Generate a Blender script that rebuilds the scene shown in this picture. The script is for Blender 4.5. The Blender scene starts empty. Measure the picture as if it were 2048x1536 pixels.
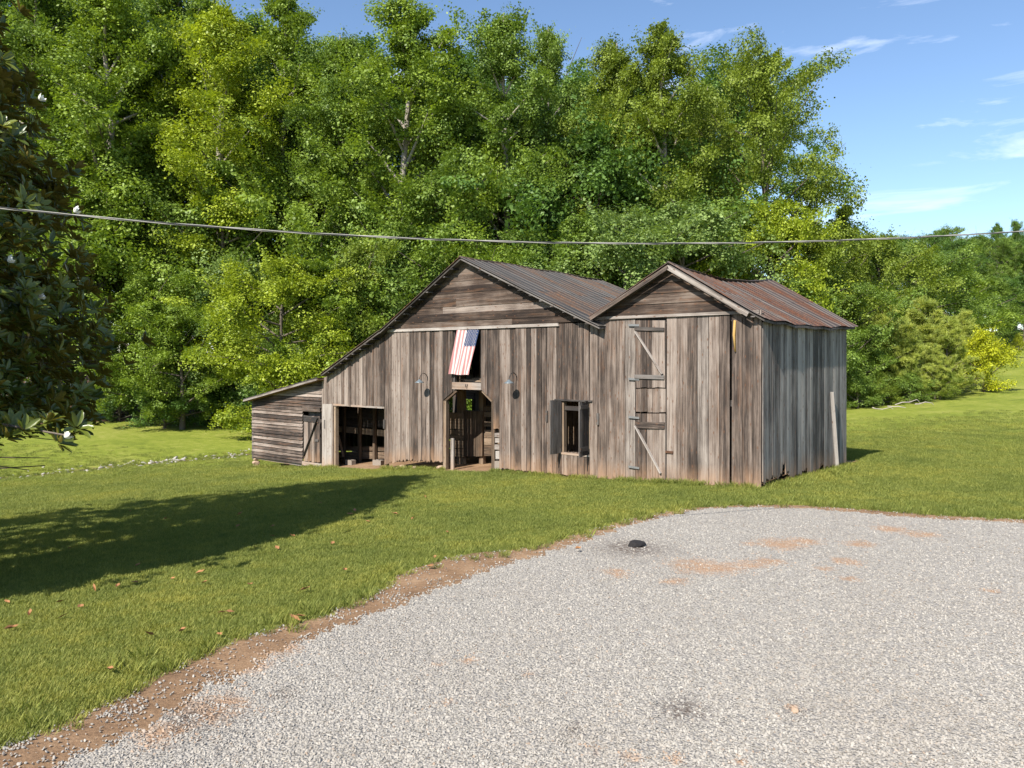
import bpy, math, random
import numpy as np
from mathutils import Vector, Matrix

random.seed(7)
RNG = np.random.default_rng(11)
SC = bpy.context.scene
COL = SC.collection

# ------------------------------------------------------------------ camera, sky, sun, exposure
CAM_H = 3.03
FPX, PCX, HOR = 1612.0, 1024.0, 720.0          # focal length, centre, horizon (photo pixels, 2048 wide)
cd = bpy.data.cameras.new('camera'); cam = bpy.data.objects.new('camera', cd); COL.objects.link(cam)
cam.location = (0, 0, CAM_H); cam.rotation_euler = (math.radians(90), 0, 0)
cd.sensor_width = 36; cd.lens = 36 * FPX / 2048; cd.shift_y = -(768 - HOR) / 2048
cd.clip_start = 0.05; cd.clip_end = 3000
SC.camera = cam

SUN_EL = math.radians(43)
SUN_H = Vector((-0.569, -0.822, 0)).normalized()          # horizontal direction towards the sun
w = bpy.data.worlds.new('World'); SC.world = w; w.use_nodes = True
nt = w.node_tree; nt.nodes.clear()
wo = nt.nodes.new('ShaderNodeOutputWorld'); bg = nt.nodes.new('ShaderNodeBackground')
sky = nt.nodes.new('ShaderNodeTexSky'); sky.sky_type = 'NISHITA'; sky.sun_disc = False
sky.sun_elevation = SUN_EL; sky.sun_rotation = math.atan2(SUN_H.x, SUN_H.y)
sky.air_density = 1.0; sky.dust_density = 0.15; sky.ozone_density = 3.5; sky.altitude = 200
bg.inputs[1].default_value = 0.098
# thin high cloud wisps
tc = nt.nodes.new('ShaderNodeTexCoord'); mp = nt.nodes.new('ShaderNodeMapping')
mp.inputs['Scale'].default_value = (2.2, 2.2, 11.0); mp.inputs['Rotation'].default_value = (0.05, -0.10, 0.3)
nz = nt.nodes.new('ShaderNodeTexNoise'); nz.inputs['Scale'].default_value = 2.3; nz.inputs['Detail'].default_value = 7; nz.inputs['Roughness'].default_value = 0.58
nz.inputs['Distortion'].default_value = 0.5
cr = nt.nodes.new('ShaderNodeMapRange'); cr.inputs[1].default_value = 0.56; cr.inputs[2].default_value = 0.80; cr.inputs[4].default_value = 0.6
mx = nt.nodes.new('ShaderNodeMix'); mx.data_type = 'RGBA'; mx.inputs['B'].default_value = (9.0, 9.3, 10.0, 1)
nt.links.new(tc.outputs['Generated'], mp.inputs[0]); nt.links.new(mp.outputs[0], nz.inputs['Vector'])
nt.links.new(nz.outputs['Fac'], cr.inputs[0]); nt.links.new(cr.outputs[0], mx.inputs['Factor'])
nt.links.new(sky.outputs[0], mx.inputs['A']); nt.links.new(mx.outputs['Result'], bg.inputs[0]); nt.links.new(bg.outputs[0], wo.inputs[0])

sd = bpy.data.lights.new('sun', 'SUN'); sd.energy = 4.6; sd.angle = math.radians(0.53); sd.color = (1.0, 0.94, 0.84)
so = bpy.data.objects.new('sun', sd); COL.objects.link(so)
to_sun = Vector((SUN_H.x * math.cos(SUN_EL), SUN_H.y * math.cos(SUN_EL), math.sin(SUN_EL)))
so.rotation_euler = to_sun.to_track_quat('Z', 'Y').to_euler(); so.location = (-20, -25, 40)
SC.view_settings.view_transform = 'Standard'; SC.view_settings.look = 'None'
SC.view_settings.exposure = 0.98; SC.view_settings.gamma = 1; SC.view_settings.use_curve_mapping = False
SC.cycles.max_bounces = 6; SC.cycles.diffuse_bounces = 3; SC.cycles.transmission_bounces = 4
SC.cycles.use_denoising = True

# ------------------------------------------------------------------ node helpers
def new_mat(name):
    m = bpy.data.materials.new(name); m.use_nodes = True
    t = m.node_tree; t.nodes.clear()
    out = t.nodes.new('ShaderNodeOutputMaterial')
    return m, t, out
def N(t, kind, **kw):
    n = t.nodes.new('ShaderNode' + kind)
    for k, v in kw.items():
        if k.startswith('i_'):
            n.inputs[k[2:]].default_value = v
        else: setattr(n, k, v)
    return n
def ramp(t, stops, fac=None, interp='LINEAR'):
    r = t.nodes.new('ShaderNodeValToRGB'); r.color_ramp.interpolation = interp
    e = r.color_ramp.elements
    while len(e) < len(stops): e.new(0.5)
    for el, (p, c) in zip(e, stops): el.position = p; el.color = (*c, 1) if len(c) == 3 else c
    if fac is not None: t.links.new(fac, r.inputs[0])
    return r.outputs[0]
def mixc(t, fac, a, b, mode='MIX'):
    m = t.nodes.new('ShaderNodeMix'); m.data_type = 'RGBA'; m.blend_type = mode
    for sock, v in (('Factor', fac), ('A', a), ('B', b)):
        if hasattr(v, 'links'): t.links.new(v, m.inputs[sock])
        elif sock == 'Factor': m.inputs['Factor'].default_value = v
        else: m.inputs[sock].default_value = (*v, 1)
    return m.outputs['Result']
def math_(t, op, a, b=None, clamp=False):
    m = t.nodes.new('ShaderNodeMath'); m.operation = op; m.use_clamp = clamp
    for i, v in enumerate((a, b)):
        if v is None: continue
        if hasattr(v, 'links'): t.links.new(v, m.inputs[i])
        else: m.inputs[i].default_value = v
    return m.outputs[0]
def noise(t, vec, scale, detail=4, rough=0.55, w=None, dist=0.0):
    n = t.nodes.new('ShaderNodeTexNoise')
    if w is not None: n.noise_dimensions = '4D'; t.links.new(w, n.inputs['W'])
    n.inputs['Scale'].default_value = scale; n.inputs['Detail'].default_value = detail
    n.inputs['Roughness'].default_value = rough; n.inputs['Distortion'].default_value = dist
    t.links.new(vec, n.inputs['Vector']); return n.outputs['Fac']
def mapping(t, vec, scale):
    m = t.nodes.new('ShaderNodeMapping'); m.inputs['Scale'].default_value = scale
    t.links.new(vec, m.inputs[0]); return m.outputs[0]
def mrange(t, v, a, b, c=0.0, d=1.0):
    m = t.nodes.new('ShaderNodeMapRange'); t.links.new(v, m.inputs[0])
    for i, q in enumerate((a, b, c, d)): m.inputs[i + 1].default_value = q
    return m.outputs[0]
def bump(t, h, strength, dist):
    b = t.nodes.new('ShaderNodeBump'); b.inputs['Strength'].default_value = strength; b.inputs['Distance'].default_value = dist
    t.links.new(h, b.inputs['Height']); return b.outputs[0]
def principled(t, out, color, rough=0.8, normal=None, metallic=0.0, spec=0.3):
    p = t.nodes.new('ShaderNodeBsdfPrincipled')
    for s, v in (('Base Color', color), ('Roughness', rough), ('Metallic', metallic), ('Specular IOR Level', spec)):
        if hasattr(v, 'links'): t.links.new(v, p.inputs[s])
        else: p.inputs[s].default_value = (*v, 1) if s == 'Base Color' else v
    if normal is not None: t.links.new(normal, p.inputs['Normal'])
    t.links.new(p.outputs[0], out.inputs[0]); return p

# ------------------------------------------------------------------ materials
def wood_mat(name, dark, mid, light, bias=0.0, clay=True, brown=(0.20, 0.095, 0.045), brown_amt=0.35):
    """weathered board: UV x = across (m), y = along (m)"""
    m, t, out = new_mat(name)
    uv = N(t, 'UVMap').outputs[0]; oi = N(t, 'ObjectInfo'); rnd = math_(t, 'MULTIPLY', oi.outputs['Random'], 57.0)
    fine = noise(t, mapping(t, uv, (120, 1.6, 1)), 1.0, 6, 0.72, rnd)
    streak = noise(t, mapping(t, uv, (13, 0.45, 1)), 1.0, 4, 0.6, rnd, 0.6)
    blot = noise(t, mapping(t, uv, (4, 1.3, 1)), 1.0, 5, 0.65, rnd)
    tone = mrange(t, oi.outputs['Random'], 0, 1, -0.17, 0.12)
    wpos = N(t, 'NewGeometry').outputs['Position']
    area = noise(t, mapping(t, wpos, (1, 1, 0.45)), 0.75, 4, 0.6)
    v = math_(t, 'ADD', math_(t, 'MULTIPLY', fine, 0.80), math_(t, 'MULTIPLY', streak, 0.62))
    v = math_(t, 'ADD', v, math_(t, 'MULTIPLY', blot, 0.36))
    v = math_(t, 'ADD', v, math_(t, 'MULTIPLY', area, 0.45))
    v = math_(t, 'ADD', math_(t, 'ADD', v, tone), -0.64 + bias)
    c = ramp(t, [(0.30, dark), (0.46, mid), (0.64, light), (0.85, tuple(min(1, x * 1.3) for x in light))], v)
    # brown unweathered wood showing through
    b2 = noise(t, mapping(t, uv, (6, 0.7, 1)), 1.3, 3, 0.5, math_(t, 'ADD', rnd, 9.0))
    c = mixc(t, mrange(t, b2, 0.55, 0.78, 0, brown_amt), c, brown)
    # knots
    vor = t.nodes.new('ShaderNodeTexVoronoi'); vor.voronoi_dimensions = '2D'; vor.inputs['Scale'].default_value = 1.0
    off = N(t, 'CombineXYZ'); t.links.new(rnd, off.inputs[0]); t.links.new(rnd, off.inputs[1])
    va = N(t, 'VectorMath', operation='ADD'); t.links.new(mapping(t, uv, (6.5, 2.6, 1)), va.inputs[0]); t.links.new(off.outputs[0], va.inputs[1])
    t.links.new(va.outputs[0], vor.inputs['Vector'])
    ksel = N(t, 'SeparateColor'); t.links.new(vor.outputs['Color'], ksel.inputs[0])
    kn = math_(t, 'MULTIPLY', mrange(t, vor.outputs['Distance'], 0.05, 0.13, 0.8, 0.0), mrange(t, ksel.outputs[0], 0.45, 0.55))
    c = mixc(t, kn, c, (0.12, 0.06, 0.035))
    if clay:
        sep = N(t, 'SeparateXYZ'); t.links.new(uv, sep.inputs[0])
        k = math_(t, 'MULTIPLY', mrange(t, sep.outputs[1], 0.02, 0.55, 0.65, 0.0), mrange(t, blot, 0.3, 0.6))
        c = mixc(t, k, c, (0.34, 0.20, 0.115))
    h = math_(t, 'ADD', math_(t, 'MULTIPLY', fine, 0.7), math_(t, 'MULTIPLY', streak, 0.4))
    principled(t, out, c, 0.85, bump(t, h, 0.55, 0.012), spec=0.2)
    return m
M = {}
M['wood'] = wood_mat('weathered_board', (0.036, 0.028, 0.024), (0.138, 0.105, 0.086), (0.275, 0.228, 0.196))
M['wood_hi'] = wood_mat('weathered_high_board', (0.036, 0.028, 0.024), (0.138, 0.105, 0.086), (0.275, 0.228, 0.196), clay=False)
M['wood_side'] = wood_mat('grey_board', (0.050, 0.045, 0.042), (0.170, 0.153, 0.140), (0.31, 0.285, 0.262), brown_amt=0.15)
M['wood_gable'] = wood_mat('gable_board', (0.024, 0.017, 0.014), (0.072, 0.050, 0.038), (0.18, 0.140, 0.114), bias=-0.02, clay=False, brown=(0.26, 0.12, 0.05))
M['wood_light'] = wood_mat('pale_board', (0.09, 0.074, 0.064), (0.235, 0.20, 0.175), (0.36, 0.325, 0.295), bias=0.05, brown_amt=0.1)
M['wood_inner'] = wood_mat('inner_board', (0.06, 0.043, 0.031), (0.175, 0.125, 0.086), (0.30, 0.225, 0.16), clay=False)
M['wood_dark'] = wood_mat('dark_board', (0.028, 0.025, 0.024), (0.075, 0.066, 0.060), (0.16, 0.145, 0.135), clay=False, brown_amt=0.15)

def roof_mat(name, base1, base2, rust1, rust2, lo, hi):
    m, t, out = new_mat(name)
    uv = N(t, 'UVMap').outputs[0]; oi = N(t, 'ObjectInfo'); rnd = math_(t, 'MULTIPLY', oi.outputs['Random'], 41.0)
    a = noise(t, mapping(t, uv, (9, 0.55, 1)), 1.0, 5, 0.6, rnd)
    b = noise(t, mapping(t, uv, (1.6, 0.8, 1)), 1.0, 5, 0.65, rnd)
    f = noise(t, mapping(t, uv, (45, 18, 1)), 1.0, 3, 0.6, rnd)
    tone = mrange(t, oi.outputs['Random'], 0, 1, -0.10, 0.10)
    v = math_(t, 'ADD', math_(t, 'ADD', math_(t, 'MULTIPLY', a, 0.5), math_(t, 'MULTIPLY', b, 0.5)), tone)
    rc = ramp(t, [(0.35, rust2), (0.65, rust1)], f)
    bc = ramp(t, [(0.3, base1), (0.7, base2)], a)
    k = mrange(t, v, lo, hi)
    c = mixc(t, k, bc, rc)
    rough = mrange(t, k, 0, 1, 0.62, 0.9)
    principled(t, out, c, rough, bump(t, f, 0.15, 0.01), metallic=0.15, spec=0.4)
    return m
M['roof_grey'] = roof_mat('old_tin', (0.026, 0.023, 0.021), (0.100, 0.090, 0.082), (0.17, 0.085, 0.042), (0.048, 0.031, 0.023), 0.46, 0.64)
M['roof_rust'] = roof_mat('rusty_tin', (0.038, 0.029, 0.026), (0.105, 0.084, 0.072), (0.150, 0.058, 0.027), (0.052, 0.024, 0.016), 0.44, 0.62)

def flat_mat(name, col, rough=0.6, metallic=0.0, var=0.25, scale=8.0, bmp=0.0):
    m, t, out = new_mat(name)
    tcn = N(t, 'TexCoord').outputs['Object']; oi = N(t, 'ObjectInfo')
    n = noise(t, tcn, scale, 5, 0.6, math_(t, 'MULTIPLY', oi.outputs['Random'], 31.0))
    c = mixc(t, n, tuple(x * (1 - var) for x in col), tuple(min(1, x * (1 + var)) for x in col))
    principled(t, out, c, rough, bump(t, n, bmp, 0.02) if bmp else None, metallic)
    return m
M['iron'] = flat_mat('dark_iron', (0.03, 0.03, 0.032), 0.55, 0.5)
M['galv'] = flat_mat('galvanised_steel', (0.24, 0.24, 0.24), 0.5, 0.5)
M['rustiron'] = flat_mat('rusty_iron', (0.10, 0.05, 0.03), 0.8, 0.2)
M['lamp'] = flat_mat('lamp_enamel', (0.16, 0.19, 0.21), 0.35, 0.3)
M['block'] = flat_mat('concrete_block', (0.24, 0.20, 0.165), 0.9, bmp=0.4, scale=20)
M['stone'] = flat_mat('field_stone', (0.38, 0.27, 0.19), 0.9, var=0.4, bmp=0.5)
M['rock'] = flat_mat('pale_rock', (0.36, 0.33, 0.295), 0.9, var=0.4, bmp=0.4)
M['lump'] = flat_mat('black_lump', (0.02, 0.018, 0.018), 0.8, bmp=0.8, scale=25)
M['rope'] = flat_mat('rope', (0.42, 0.27, 0.09), 0.9, var=0.4, scale=40)
M['cable'] = flat_mat('cable_bare', (0.36, 0.34, 0.31), 0.6, 0.1, scale=3)
M['cable_dark'] = flat_mat('cable_black', (0.05, 0.05, 0.05), 0.6, scale=3)
M['flag_red'] = flat_mat('faded_red_cloth', (0.40, 0.185, 0.18), 0.9, var=0.12)
M['flag_white'] = flat_mat('white_cloth', (0.55, 0.475, 0.455), 0.9, var=0.05)
M['flag_blue'] = flat_mat('faded_blue_cloth', (0.030, 0.050, 0.115), 0.9, var=0.15)
M['petal'] = flat_mat('white_petal', (0.75, 0.74, 0.68), 0.5, var=0.06)
M['bark_pale'] = flat_mat('pale_bark', (0.27, 0.24, 0.20), 0.9, var=0.45, scale=3, bmp=0.5)
M['bark_dark'] = flat_mat('dark_bark', (0.13, 0.105, 0.085), 0.9, var=0.4, scale=4, bmp=0.5)
M['deadwood'] = flat_mat('dead_wood', (0.36, 0.32, 0.28), 0.9, var=0.3)
M['fallen'] = flat_mat('dry_leaf', (0.30, 0.145, 0.06), 0.8, var=0.55, scale=5)

def leaf_mat(name, c0, c1, trans, tcol, rough=0.5, spec=0.3, under=None):
    """object colour multiplies the leaf colour; face attribute 'tint' varies it leaf by leaf"""
    m, t, out = new_mat(name)
    at = N(t, 'Attribute', attribute_name='tint'); oi = N(t, 'ObjectInfo')
    c = mixc(t, at.outputs['Fac'], c0, c1)
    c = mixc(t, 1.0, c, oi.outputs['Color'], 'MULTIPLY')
    if name == 'grass_blade':
        gpn = N(t, 'NewGeometry').outputs['Position']; c = mixc(t, 1.0, c, ramp(t, [(.3, (.62, .70, .7)), (.5, (1, 1, 1)), (.7, (1.45, 1.25, 1.1))], math_(t, 'ADD', math_(t, 'MULTIPLY', noise(t, gpn, .35, 3, .6), .6), math_(t, 'MULTIPLY', noise(t, gpn, 3.0, 3, .6), .4))), 'MULTIPLY')
    if under is not None:
        g = N(t, 'NewGeometry'); c = mixc(t, math_(t, 'MULTIPLY', g.outputs['Backfacing'], 0.5), c, under)
    p = t.nodes.new('ShaderNodeBsdfPrincipled'); p.inputs['Roughness'].default_value = rough; p.inputs['Specular IOR Level'].default_value = spec
    t.links.new(c, p.inputs['Base Color'])
    tr = N(t, 'BsdfTranslucent'); t.links.new(mixc(t, 1.0, c, tcol, 'MULTIPLY'), tr.inputs[0])
    ms = N(t, 'MixShader'); ms.inputs[0].default_value = trans
    t.links.new(p.outputs[0], ms.inputs[1]); t.links.new(tr.outputs[0], ms.inputs[2]); t.links.new(ms.outputs[0], out.inputs[0])
    return m
M['leaf'] = leaf_mat('tree_leaf', (0.078, 0.128, 0.022), (0.235, 0.315, 0.055), 0.27, (1.5, 1.5, 0.6))
M['needle'] = leaf_mat('pine_needle', (0.15, 0.19, 0.05), (0.32, 0.34, 0.09), 0.35, (1.3, 1.3, 0.7))
M['magnolia'] = leaf_mat('magnolia_leaf', (0.036, 0.068, 0.015), (0.165, 0.190, 0.028), 0.22, (1.5, 1.5, 0.5), rough=0.28, spec=0.5, under=(0.17, 0.095, 0.03))
M['grass'] = leaf_mat('grass_blade', (0.115, 0.150, 0.026), (0.310, 0.325, 0.085), 0.36, (1.4, 1.4, 0.7), rough=0.6, spec=0.2)

def ground_mat():
    m, t, out = new_mat('lawn_ground')
    g = N(t, 'NewGeometry'); pos = g.outputs['Position']
    a = noise(t, pos, 0.22, 5, 0.6); b = noise(t, pos, 2.3, 5, 0.65); f = noise(t, pos, 38, 4, 0.7)
    v = math_(t, 'ADD', math_(t, 'MULTIPLY', a, 0.5), math_(t, 'MULTIPLY', b, 0.5))
    c = ramp(t, [(0.36, (0.140, 0.180, 0.026)), (0.50, (0.230, 0.265, 0.038)), (0.64, (0.33, 0.33, 0.080))], v)
    c = mixc(t, mrange(t, f, 0.35, 0.65, 0.0, 0.45), c, (0.075, 0.100, 0.020))
    li = N(t, 'Attribute', attribute_name='litter')
    lc = ramp(t, [(0.35, (0.045, 0.028, 0.018)), (0.65, (0.19, 0.115, 0.07))], noise(t, pos, 5, 6, 0.75))
    k = math_(t, 'ADD', li.outputs['Fac'], math_(t, 'MULTIPLY', math_(t, 'SUBTRACT', b, 0.5), 0.9))
    c = mixc(t, mrange(t, k, 0.40, 0.60), c, lc)
    principled(t, out, c, 0.95, bump(t, f, 0.7, 0.05), spec=0.1)
    return m
M['ground'] = ground_mat()
def dirt_mat():
    m, t, out = new_mat('clay_dirt')
    pos = N(t, 'NewGeometry').outputs['Position']
    a = noise(t, pos, 1.4, 5, 0.65); f = noise(t, pos, 26, 6, 0.75)
    c = ramp(t, [(0.36, (0.15, 0.092, 0.055)), (0.5, (0.255, 0.160, 0.094)), (0.64, (0.36, 0.245, 0.152))], math_(t, 'ADD', math_(t, 'MULTIPLY', a, 0.55), math_(t, 'MULTIPLY', f, 0.45)))
    principled(t, out, c, 0.95, bump(t, f, 0.8, 0.03), spec=0.1)
    return m
M['dirt'] = dirt_mat()
def gravel_mat(name, inst=False):
    m, t, out = new_mat(name)
    if inst:
        oi = N(t, 'ObjectInfo'); r = oi.outputs['Random']
        cl = N(t, 'Attribute', attribute_name='clay', attribute_type='INSTANCER').outputs['Fac']
        pos = N(t, 'TexCoord').outputs['Object']
        f = noise(t, pos, 60, 3, 0.6)
        c = ramp(t, [(0.0, (0.26, 0.242, 0.218)), (0.3, (0.33, 0.306, 0.272)), (0.7, (0.38, 0.350, 0.305)), (0.93, (0.425, 0.394, 0.345)), (1.0, (0.28, 0.20, 0.14))], r)
        c = mixc(t, mrange(t, f, 0.3, 0.7, 0, 0.35), c, (0.22, 0.21, 0.20))
        wp2 = N(t, 'NewGeometry').outputs['Position']; c = mixc(t, mrange(t, noise(t, wp2, .45, 5, .65), .47, .68, 0, .5), c, (0.25, 0.215, 0.18))
        c = mixc(t, mrange(t, cl, 0.2, 0.9, 0, 0.6), c, (0.36, 0.215, 0.12))
        principled(t, out, c, 0.9, spec=0.2); return m
    pos = N(t, 'NewGeometry').outputs['Position']
    vo = t.nodes.new('ShaderNodeTexVoronoi'); vo.inputs['Scale'].default_value = 40; t.links.new(pos, vo.inputs['Vector'])
    sep = N(t, 'SeparateColor'); t.links.new(vo.outputs['Color'], sep.inputs[0])
    c = ramp(t, [(0.0, (0.22, 0.205, 0.188)), (0.35, (0.31, 0.288, 0.258)), (0.75, (0.38, 0.35, 0.308)), (1.0, (0.44, 0.408, 0.36))], sep.outputs[0])
    c = mixc(t, mrange(t, vo.outputs['Distance'], 0.35, 0.70, 0, 0.4), c, (0.18, 0.165, 0.15))
    big = noise(t, pos, 0.5, 4, 0.6)
    c = mixc(t, mrange(t, big, 0.50, 0.75, 0, 0.35), c, (0.27, 0.24, 0.205))
    cl = N(t, 'Attribute', attribute_name='clay').outputs['Fac']
    k = math_(t, 'ADD', cl, math_(t, 'MULTIPLY', math_(t, 'SUBTRACT', noise(t, pos, 6, 6, 0.75), 0.5), 1.6))
    c = mixc(t, mrange(t, k, 0.45, 0.95, 0, 0.75), c, (0.36, 0.21, 0.115))
    dk = N(t, 'Attribute', attribute_name='soil').outputs['Fac']
    c = mixc(t, math_(t, 'MULTIPLY', dk, mrange(t, noise(t, pos, 14, 5, 0.7), 0.35, 0.6)), c, (0.085, 0.06, 0.045))
    h = math_(t, 'SUBTRACT', 1.0, vo.outputs['Distance'])
    principled(t, out, c, 0.9, bump(t, h, 0.9, 0.02), spec=0.15)
    return m
M['gravel'] = gravel_mat('gravel_bed'); M['pebble'] = gravel_mat('gravel_stone', True)

# ------------------------------------------------------------------ mesh helpers
def mesh_obj(name, verts, faces, mat, parent=None, loc=(0, 0, 0), uvs=None, smooth=False, attrs=None):
    me = bpy.data.meshes.new(name); me.from_pydata([tuple(v) for v in verts], [], [tuple(f) for f in faces])
    if uvs is not None:
        ul = me.uv_layers.new(name='UVMap')
        idx = np.empty(len(me.loops), dtype=np.int32); me.loops.foreach_get('vertex_index', idx)
        ul.data.foreach_set('uv', np.asarray(uvs, dtype=np.float32)[idx].ravel())
    if smooth: me.polygons.foreach_set('use_smooth', [True] * len(me.polygons))
    me.materials.append(mat); me.update()
    o = bpy.data.objects.new(name, me); COL.objects.link(o)
    if parent is not None: o.parent = parent
    o.location = loc
    return o
def fast_mesh(name, V, Fq, mat, tint=None):
    """V (n,3) float, Fq (m,4) int quads -> mesh datablock"""
    me = bpy.data.meshes.new(name); k = Fq.shape[1]
    me.vertices.add(len(V)); me.vertices.foreach_set('co', np.ascontiguousarray(V, dtype=np.float32).ravel())
    me.loops.add(Fq.size); me.loops.foreach_set('vertex_index', Fq.astype(np.int32).ravel())
    me.polygons.add(len(Fq)); me.polygons.foreach_set('loop_start', np.arange(0, Fq.size, k, dtype=np.int32))
    if tint is not None:
        a = me.attributes.new('tint', 'FLOAT', 'FACE'); a.data.foreach_set('value', np.asarray(tint, dtype=np.float32))
    me.materials.append(mat); me.update(calc_edges=True); me.validate()
    return me
def link(name, me, parent=None, loc=(0, 0, 0), rot=(0, 0, 0), scale=(1, 1, 1)):
    o = bpy.data.objects.new(name, me); COL.objects.link(o); o.parent = parent
    o.location = loc; o.rotation_euler = rot; o.scale = scale; return o
def tag(o, label, cat, group=None, kind=None):
    o['label'] = label; o['category'] = cat
    if group: o['group'] = group
    if kind: o['kind'] = kind
    return o
def setting(o, kind='structure'):
    o['kind'] = kind; return o
def empty(name, loc=(0, 0, 0), rz=0.0):
    o = bpy.data.objects.new(name, None); COL.objects.link(o); o.location = loc; o.rotation_euler = (0, 0, rz)
    o.empty_display_size = 0.3; return o
def prism(name, poly, y0, y1, mat, parent, along='z', off=(0, 0, 0)):
    """polygon in the (x,z) plane of the parent, from depth y0 (front) to y1 (back). Origin at its lower middle."""
    xs = [p[0] for p in poly]; zs = [p[1] for p in poly]
    ox, oz = (min(xs) + max(xs)) / 2, min(zs); n = len(poly)
    V = [(p[0] - ox, 0, p[1] - oz) for p in poly] + [(p[0] - ox, y1 - y0, p[1] - oz) for p in poly]
    Fc = [tuple(range(n)), tuple(range(2 * n - 1, n - 1, -1))]
    for i in range(n):
        j = (i + 1) % n; Fc.append((i, i + n, j + n, j))
    uv = [((v[0] + v[1], v[2]) if along == 'z' else (v[2] + v[1], v[0] + 5)) for v in V]
    return mesh_obj(name, V, Fc, mat, parent, (ox + off[0], y0 + off[1], oz + off[2]), uv)
def box(name, c0, c1, mat, parent, along='z'):
    """axis-aligned box in the parent's frame with grain along one axis"""
    lo = [min(a, b) for a, b in zip(c0, c1)]; hi = [max(a, b) for a, b in zip(c0, c1)]
    o_ = ((lo[0] + hi[0]) / 2, (lo[1] + hi[1]) / 2, lo[2])
    P = [(x, y, z) for z in (lo[2], hi[2]) for x, y in ((lo[0], lo[1]), (hi[0], lo[1]), (hi[0], hi[1]), (lo[0], hi[1]))]
    V = [(p[0] - o_[0], p[1] - o_[1], p[2] - o_[2]) for p in P]
    Fc = [(3, 2, 1, 0), (4, 5, 6, 7), (0, 1, 5, 4), (1, 2, 6, 5), (2, 3, 7, 6), (3, 0, 4, 7)]
    k = {'x': 0, 'y': 1, 'z': 2}[along]; q = [i for i in range(3) if i != k]
    uv = [(v[q[0]] + v[q[1]], v[k]) for v in V]
    return mesh_obj(name, V, Fc, mat, parent, o_, uv)
def beam(name, a, b, wid, th, mat, parent):
    """square bar from a to b in the parent's frame"""
    a, b = Vector(a), Vector(b); d = (b - a); L = d.length; q = d.to_track_quat('Z', 'Y')
    V = [(x * wid / 2, y * th / 2, z) for z in (0, L) for x, y in ((-1, -1), (1, -1), (1, 1), (-1, 1))]
    Fc = [(3, 2, 1, 0), (4, 5, 6, 7), (0, 1, 5, 4), (1, 2, 6, 5), (2, 3, 7, 6), (3, 0, 4, 7)]
    o = mesh_obj(name, V, Fc, mat, parent, a, [(v[0] + v[1], v[2] + 5) for v in V])
    o.rotation_euler = q.to_euler(); return o
def tube_data(pts, rad, n=8):
    pts = [Vector(p) for p in pts]; V = []; Fc = []
    for i, p in enumerate(pts):
        d = (pts[min(i + 1, len(pts) - 1)] - pts[max(i - 1, 0)]).normalized()
        s = d.cross(Vector((0.123, 0.94, 0.31))).normalized(); u = d.cross(s)
        r = rad[i] if hasattr(rad, '__len__') else rad
        for k in range(n):
            a = 2 * math.pi * k / n; V.append(p + s * math.cos(a) * r + u * math.sin(a) * r)
    for i in range(len(pts) - 1):
        for k in range(n):
            j = (k + 1) % n; Fc.append((i * n + k, i * n + j, (i + 1) * n + j, (i + 1) * n + k))
    Fc.append(tuple(range(n - 1, -1, -1))); Fc.append(tuple(range((len(pts) - 1) * n, len(pts) * n)))
    return V, Fc
def tube(name, pts, rad, mat, parent=None, n=8):
    V, Fc = tube_data(pts, rad, n); o = Vector(pts[0])
    return mesh_obj(name, [v - o for v in V], Fc, mat, parent, o, smooth=True)

# ------------------------------------------------------------------ terrain
C0 = np.array((5.905, 19.0)); EX = np.array((0.7444, -0.6678)); EY = np.array((0.6678, 0.7444))
BROT = math.atan2(EX[1], EX[0])
_u = np.arange(-60, 320, 0.5)
_zz = np.interp(_u, [-60, 0, 5, 8.5, 13.5, 17.7, 22.7, 27, 29.6, 31, 32.4, 35, 47, 60, 110, 320], [0, 0, -.27, -.40, -.74, -1.08, -1.53, -1.80, -1.92, -2.12, -1.92, -1.75, -.95, -.5, 1.5, 6])
_k = np.ones(5) / 5; _zz = np.convolve(np.pad(_zz, 2, 'edge'), _k, 'valid'); _zz[_u <= 0] = 0
def sstep(x): x = np.clip(x, 0, 1); return x * x * (3 - 2 * x)
def ucoord(x, y): return -((x - C0[0]) * EX[0] + (y - C0[1]) * EX[1])
def hgt(x, y):
    x = np.asarray(x, float); y = np.asarray(y, float)
    u = ucoord(x, y)
    z = np.interp(u, _u, _zz)
    q = np.clip(y - 25, 0, 80)
    rise = 0.00120 * q * q + np.clip(y - 105, 0, 400) * 0.03
    z = z + rise * sstep((x - 6) / 22)
    z = z + 0.03 * np.sin(x * .7 + 1.3) * np.sin(y * .53) * sstep((u - 1) / 6)
    return z
def axis(lo, hi, c, fine, grow):
    a = [c]; s = fine
    while a[-1] < hi: s = max(fine, abs(a[-1] - c) * grow); a.append(a[-1] + s)
    b = [c]
    while b[-1] > lo: s = max(fine, abs(b[-1] - c) * grow); b.append(b[-1] - s)
    return np.array(b[:0:-1] + a)
gx = axis(-420, 420, -4, 0.45, 0.035); gy = axis(-60, 620, 22, 0.45, 0.035)
X, Y = np.meshgrid(gx, gy); Zg = hgt(X, Y)
V = np.stack([X.ravel(), Y.ravel(), Zg.ravel()], 1); nx, ny = len(gx), len(gy)
ii, jj = np.meshgrid(np.arange(nx - 1), np.arange(ny - 1)); k0 = (jj * nx + ii).ravel()
me = fast_mesh('ground', V, np.stack([k0, k0 + 1, k0 + nx + 1, k0 + nx], 1), M['ground'])
uu = ucoord(V[:, 0], V[:, 1])
lit = sstep((uu - 44) / 5.0)
lit = np.where(V[:, 0] > 12, sstep((V[:, 1] - 0.9 * V[:, 0] - 30) / 8) * sstep((uu - 25) / 10), lit)
lit = np.maximum(lit, .56 * np.exp(-((uu - 31.0) / .85) ** 2) * (V[:, 0] < 2))
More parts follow.
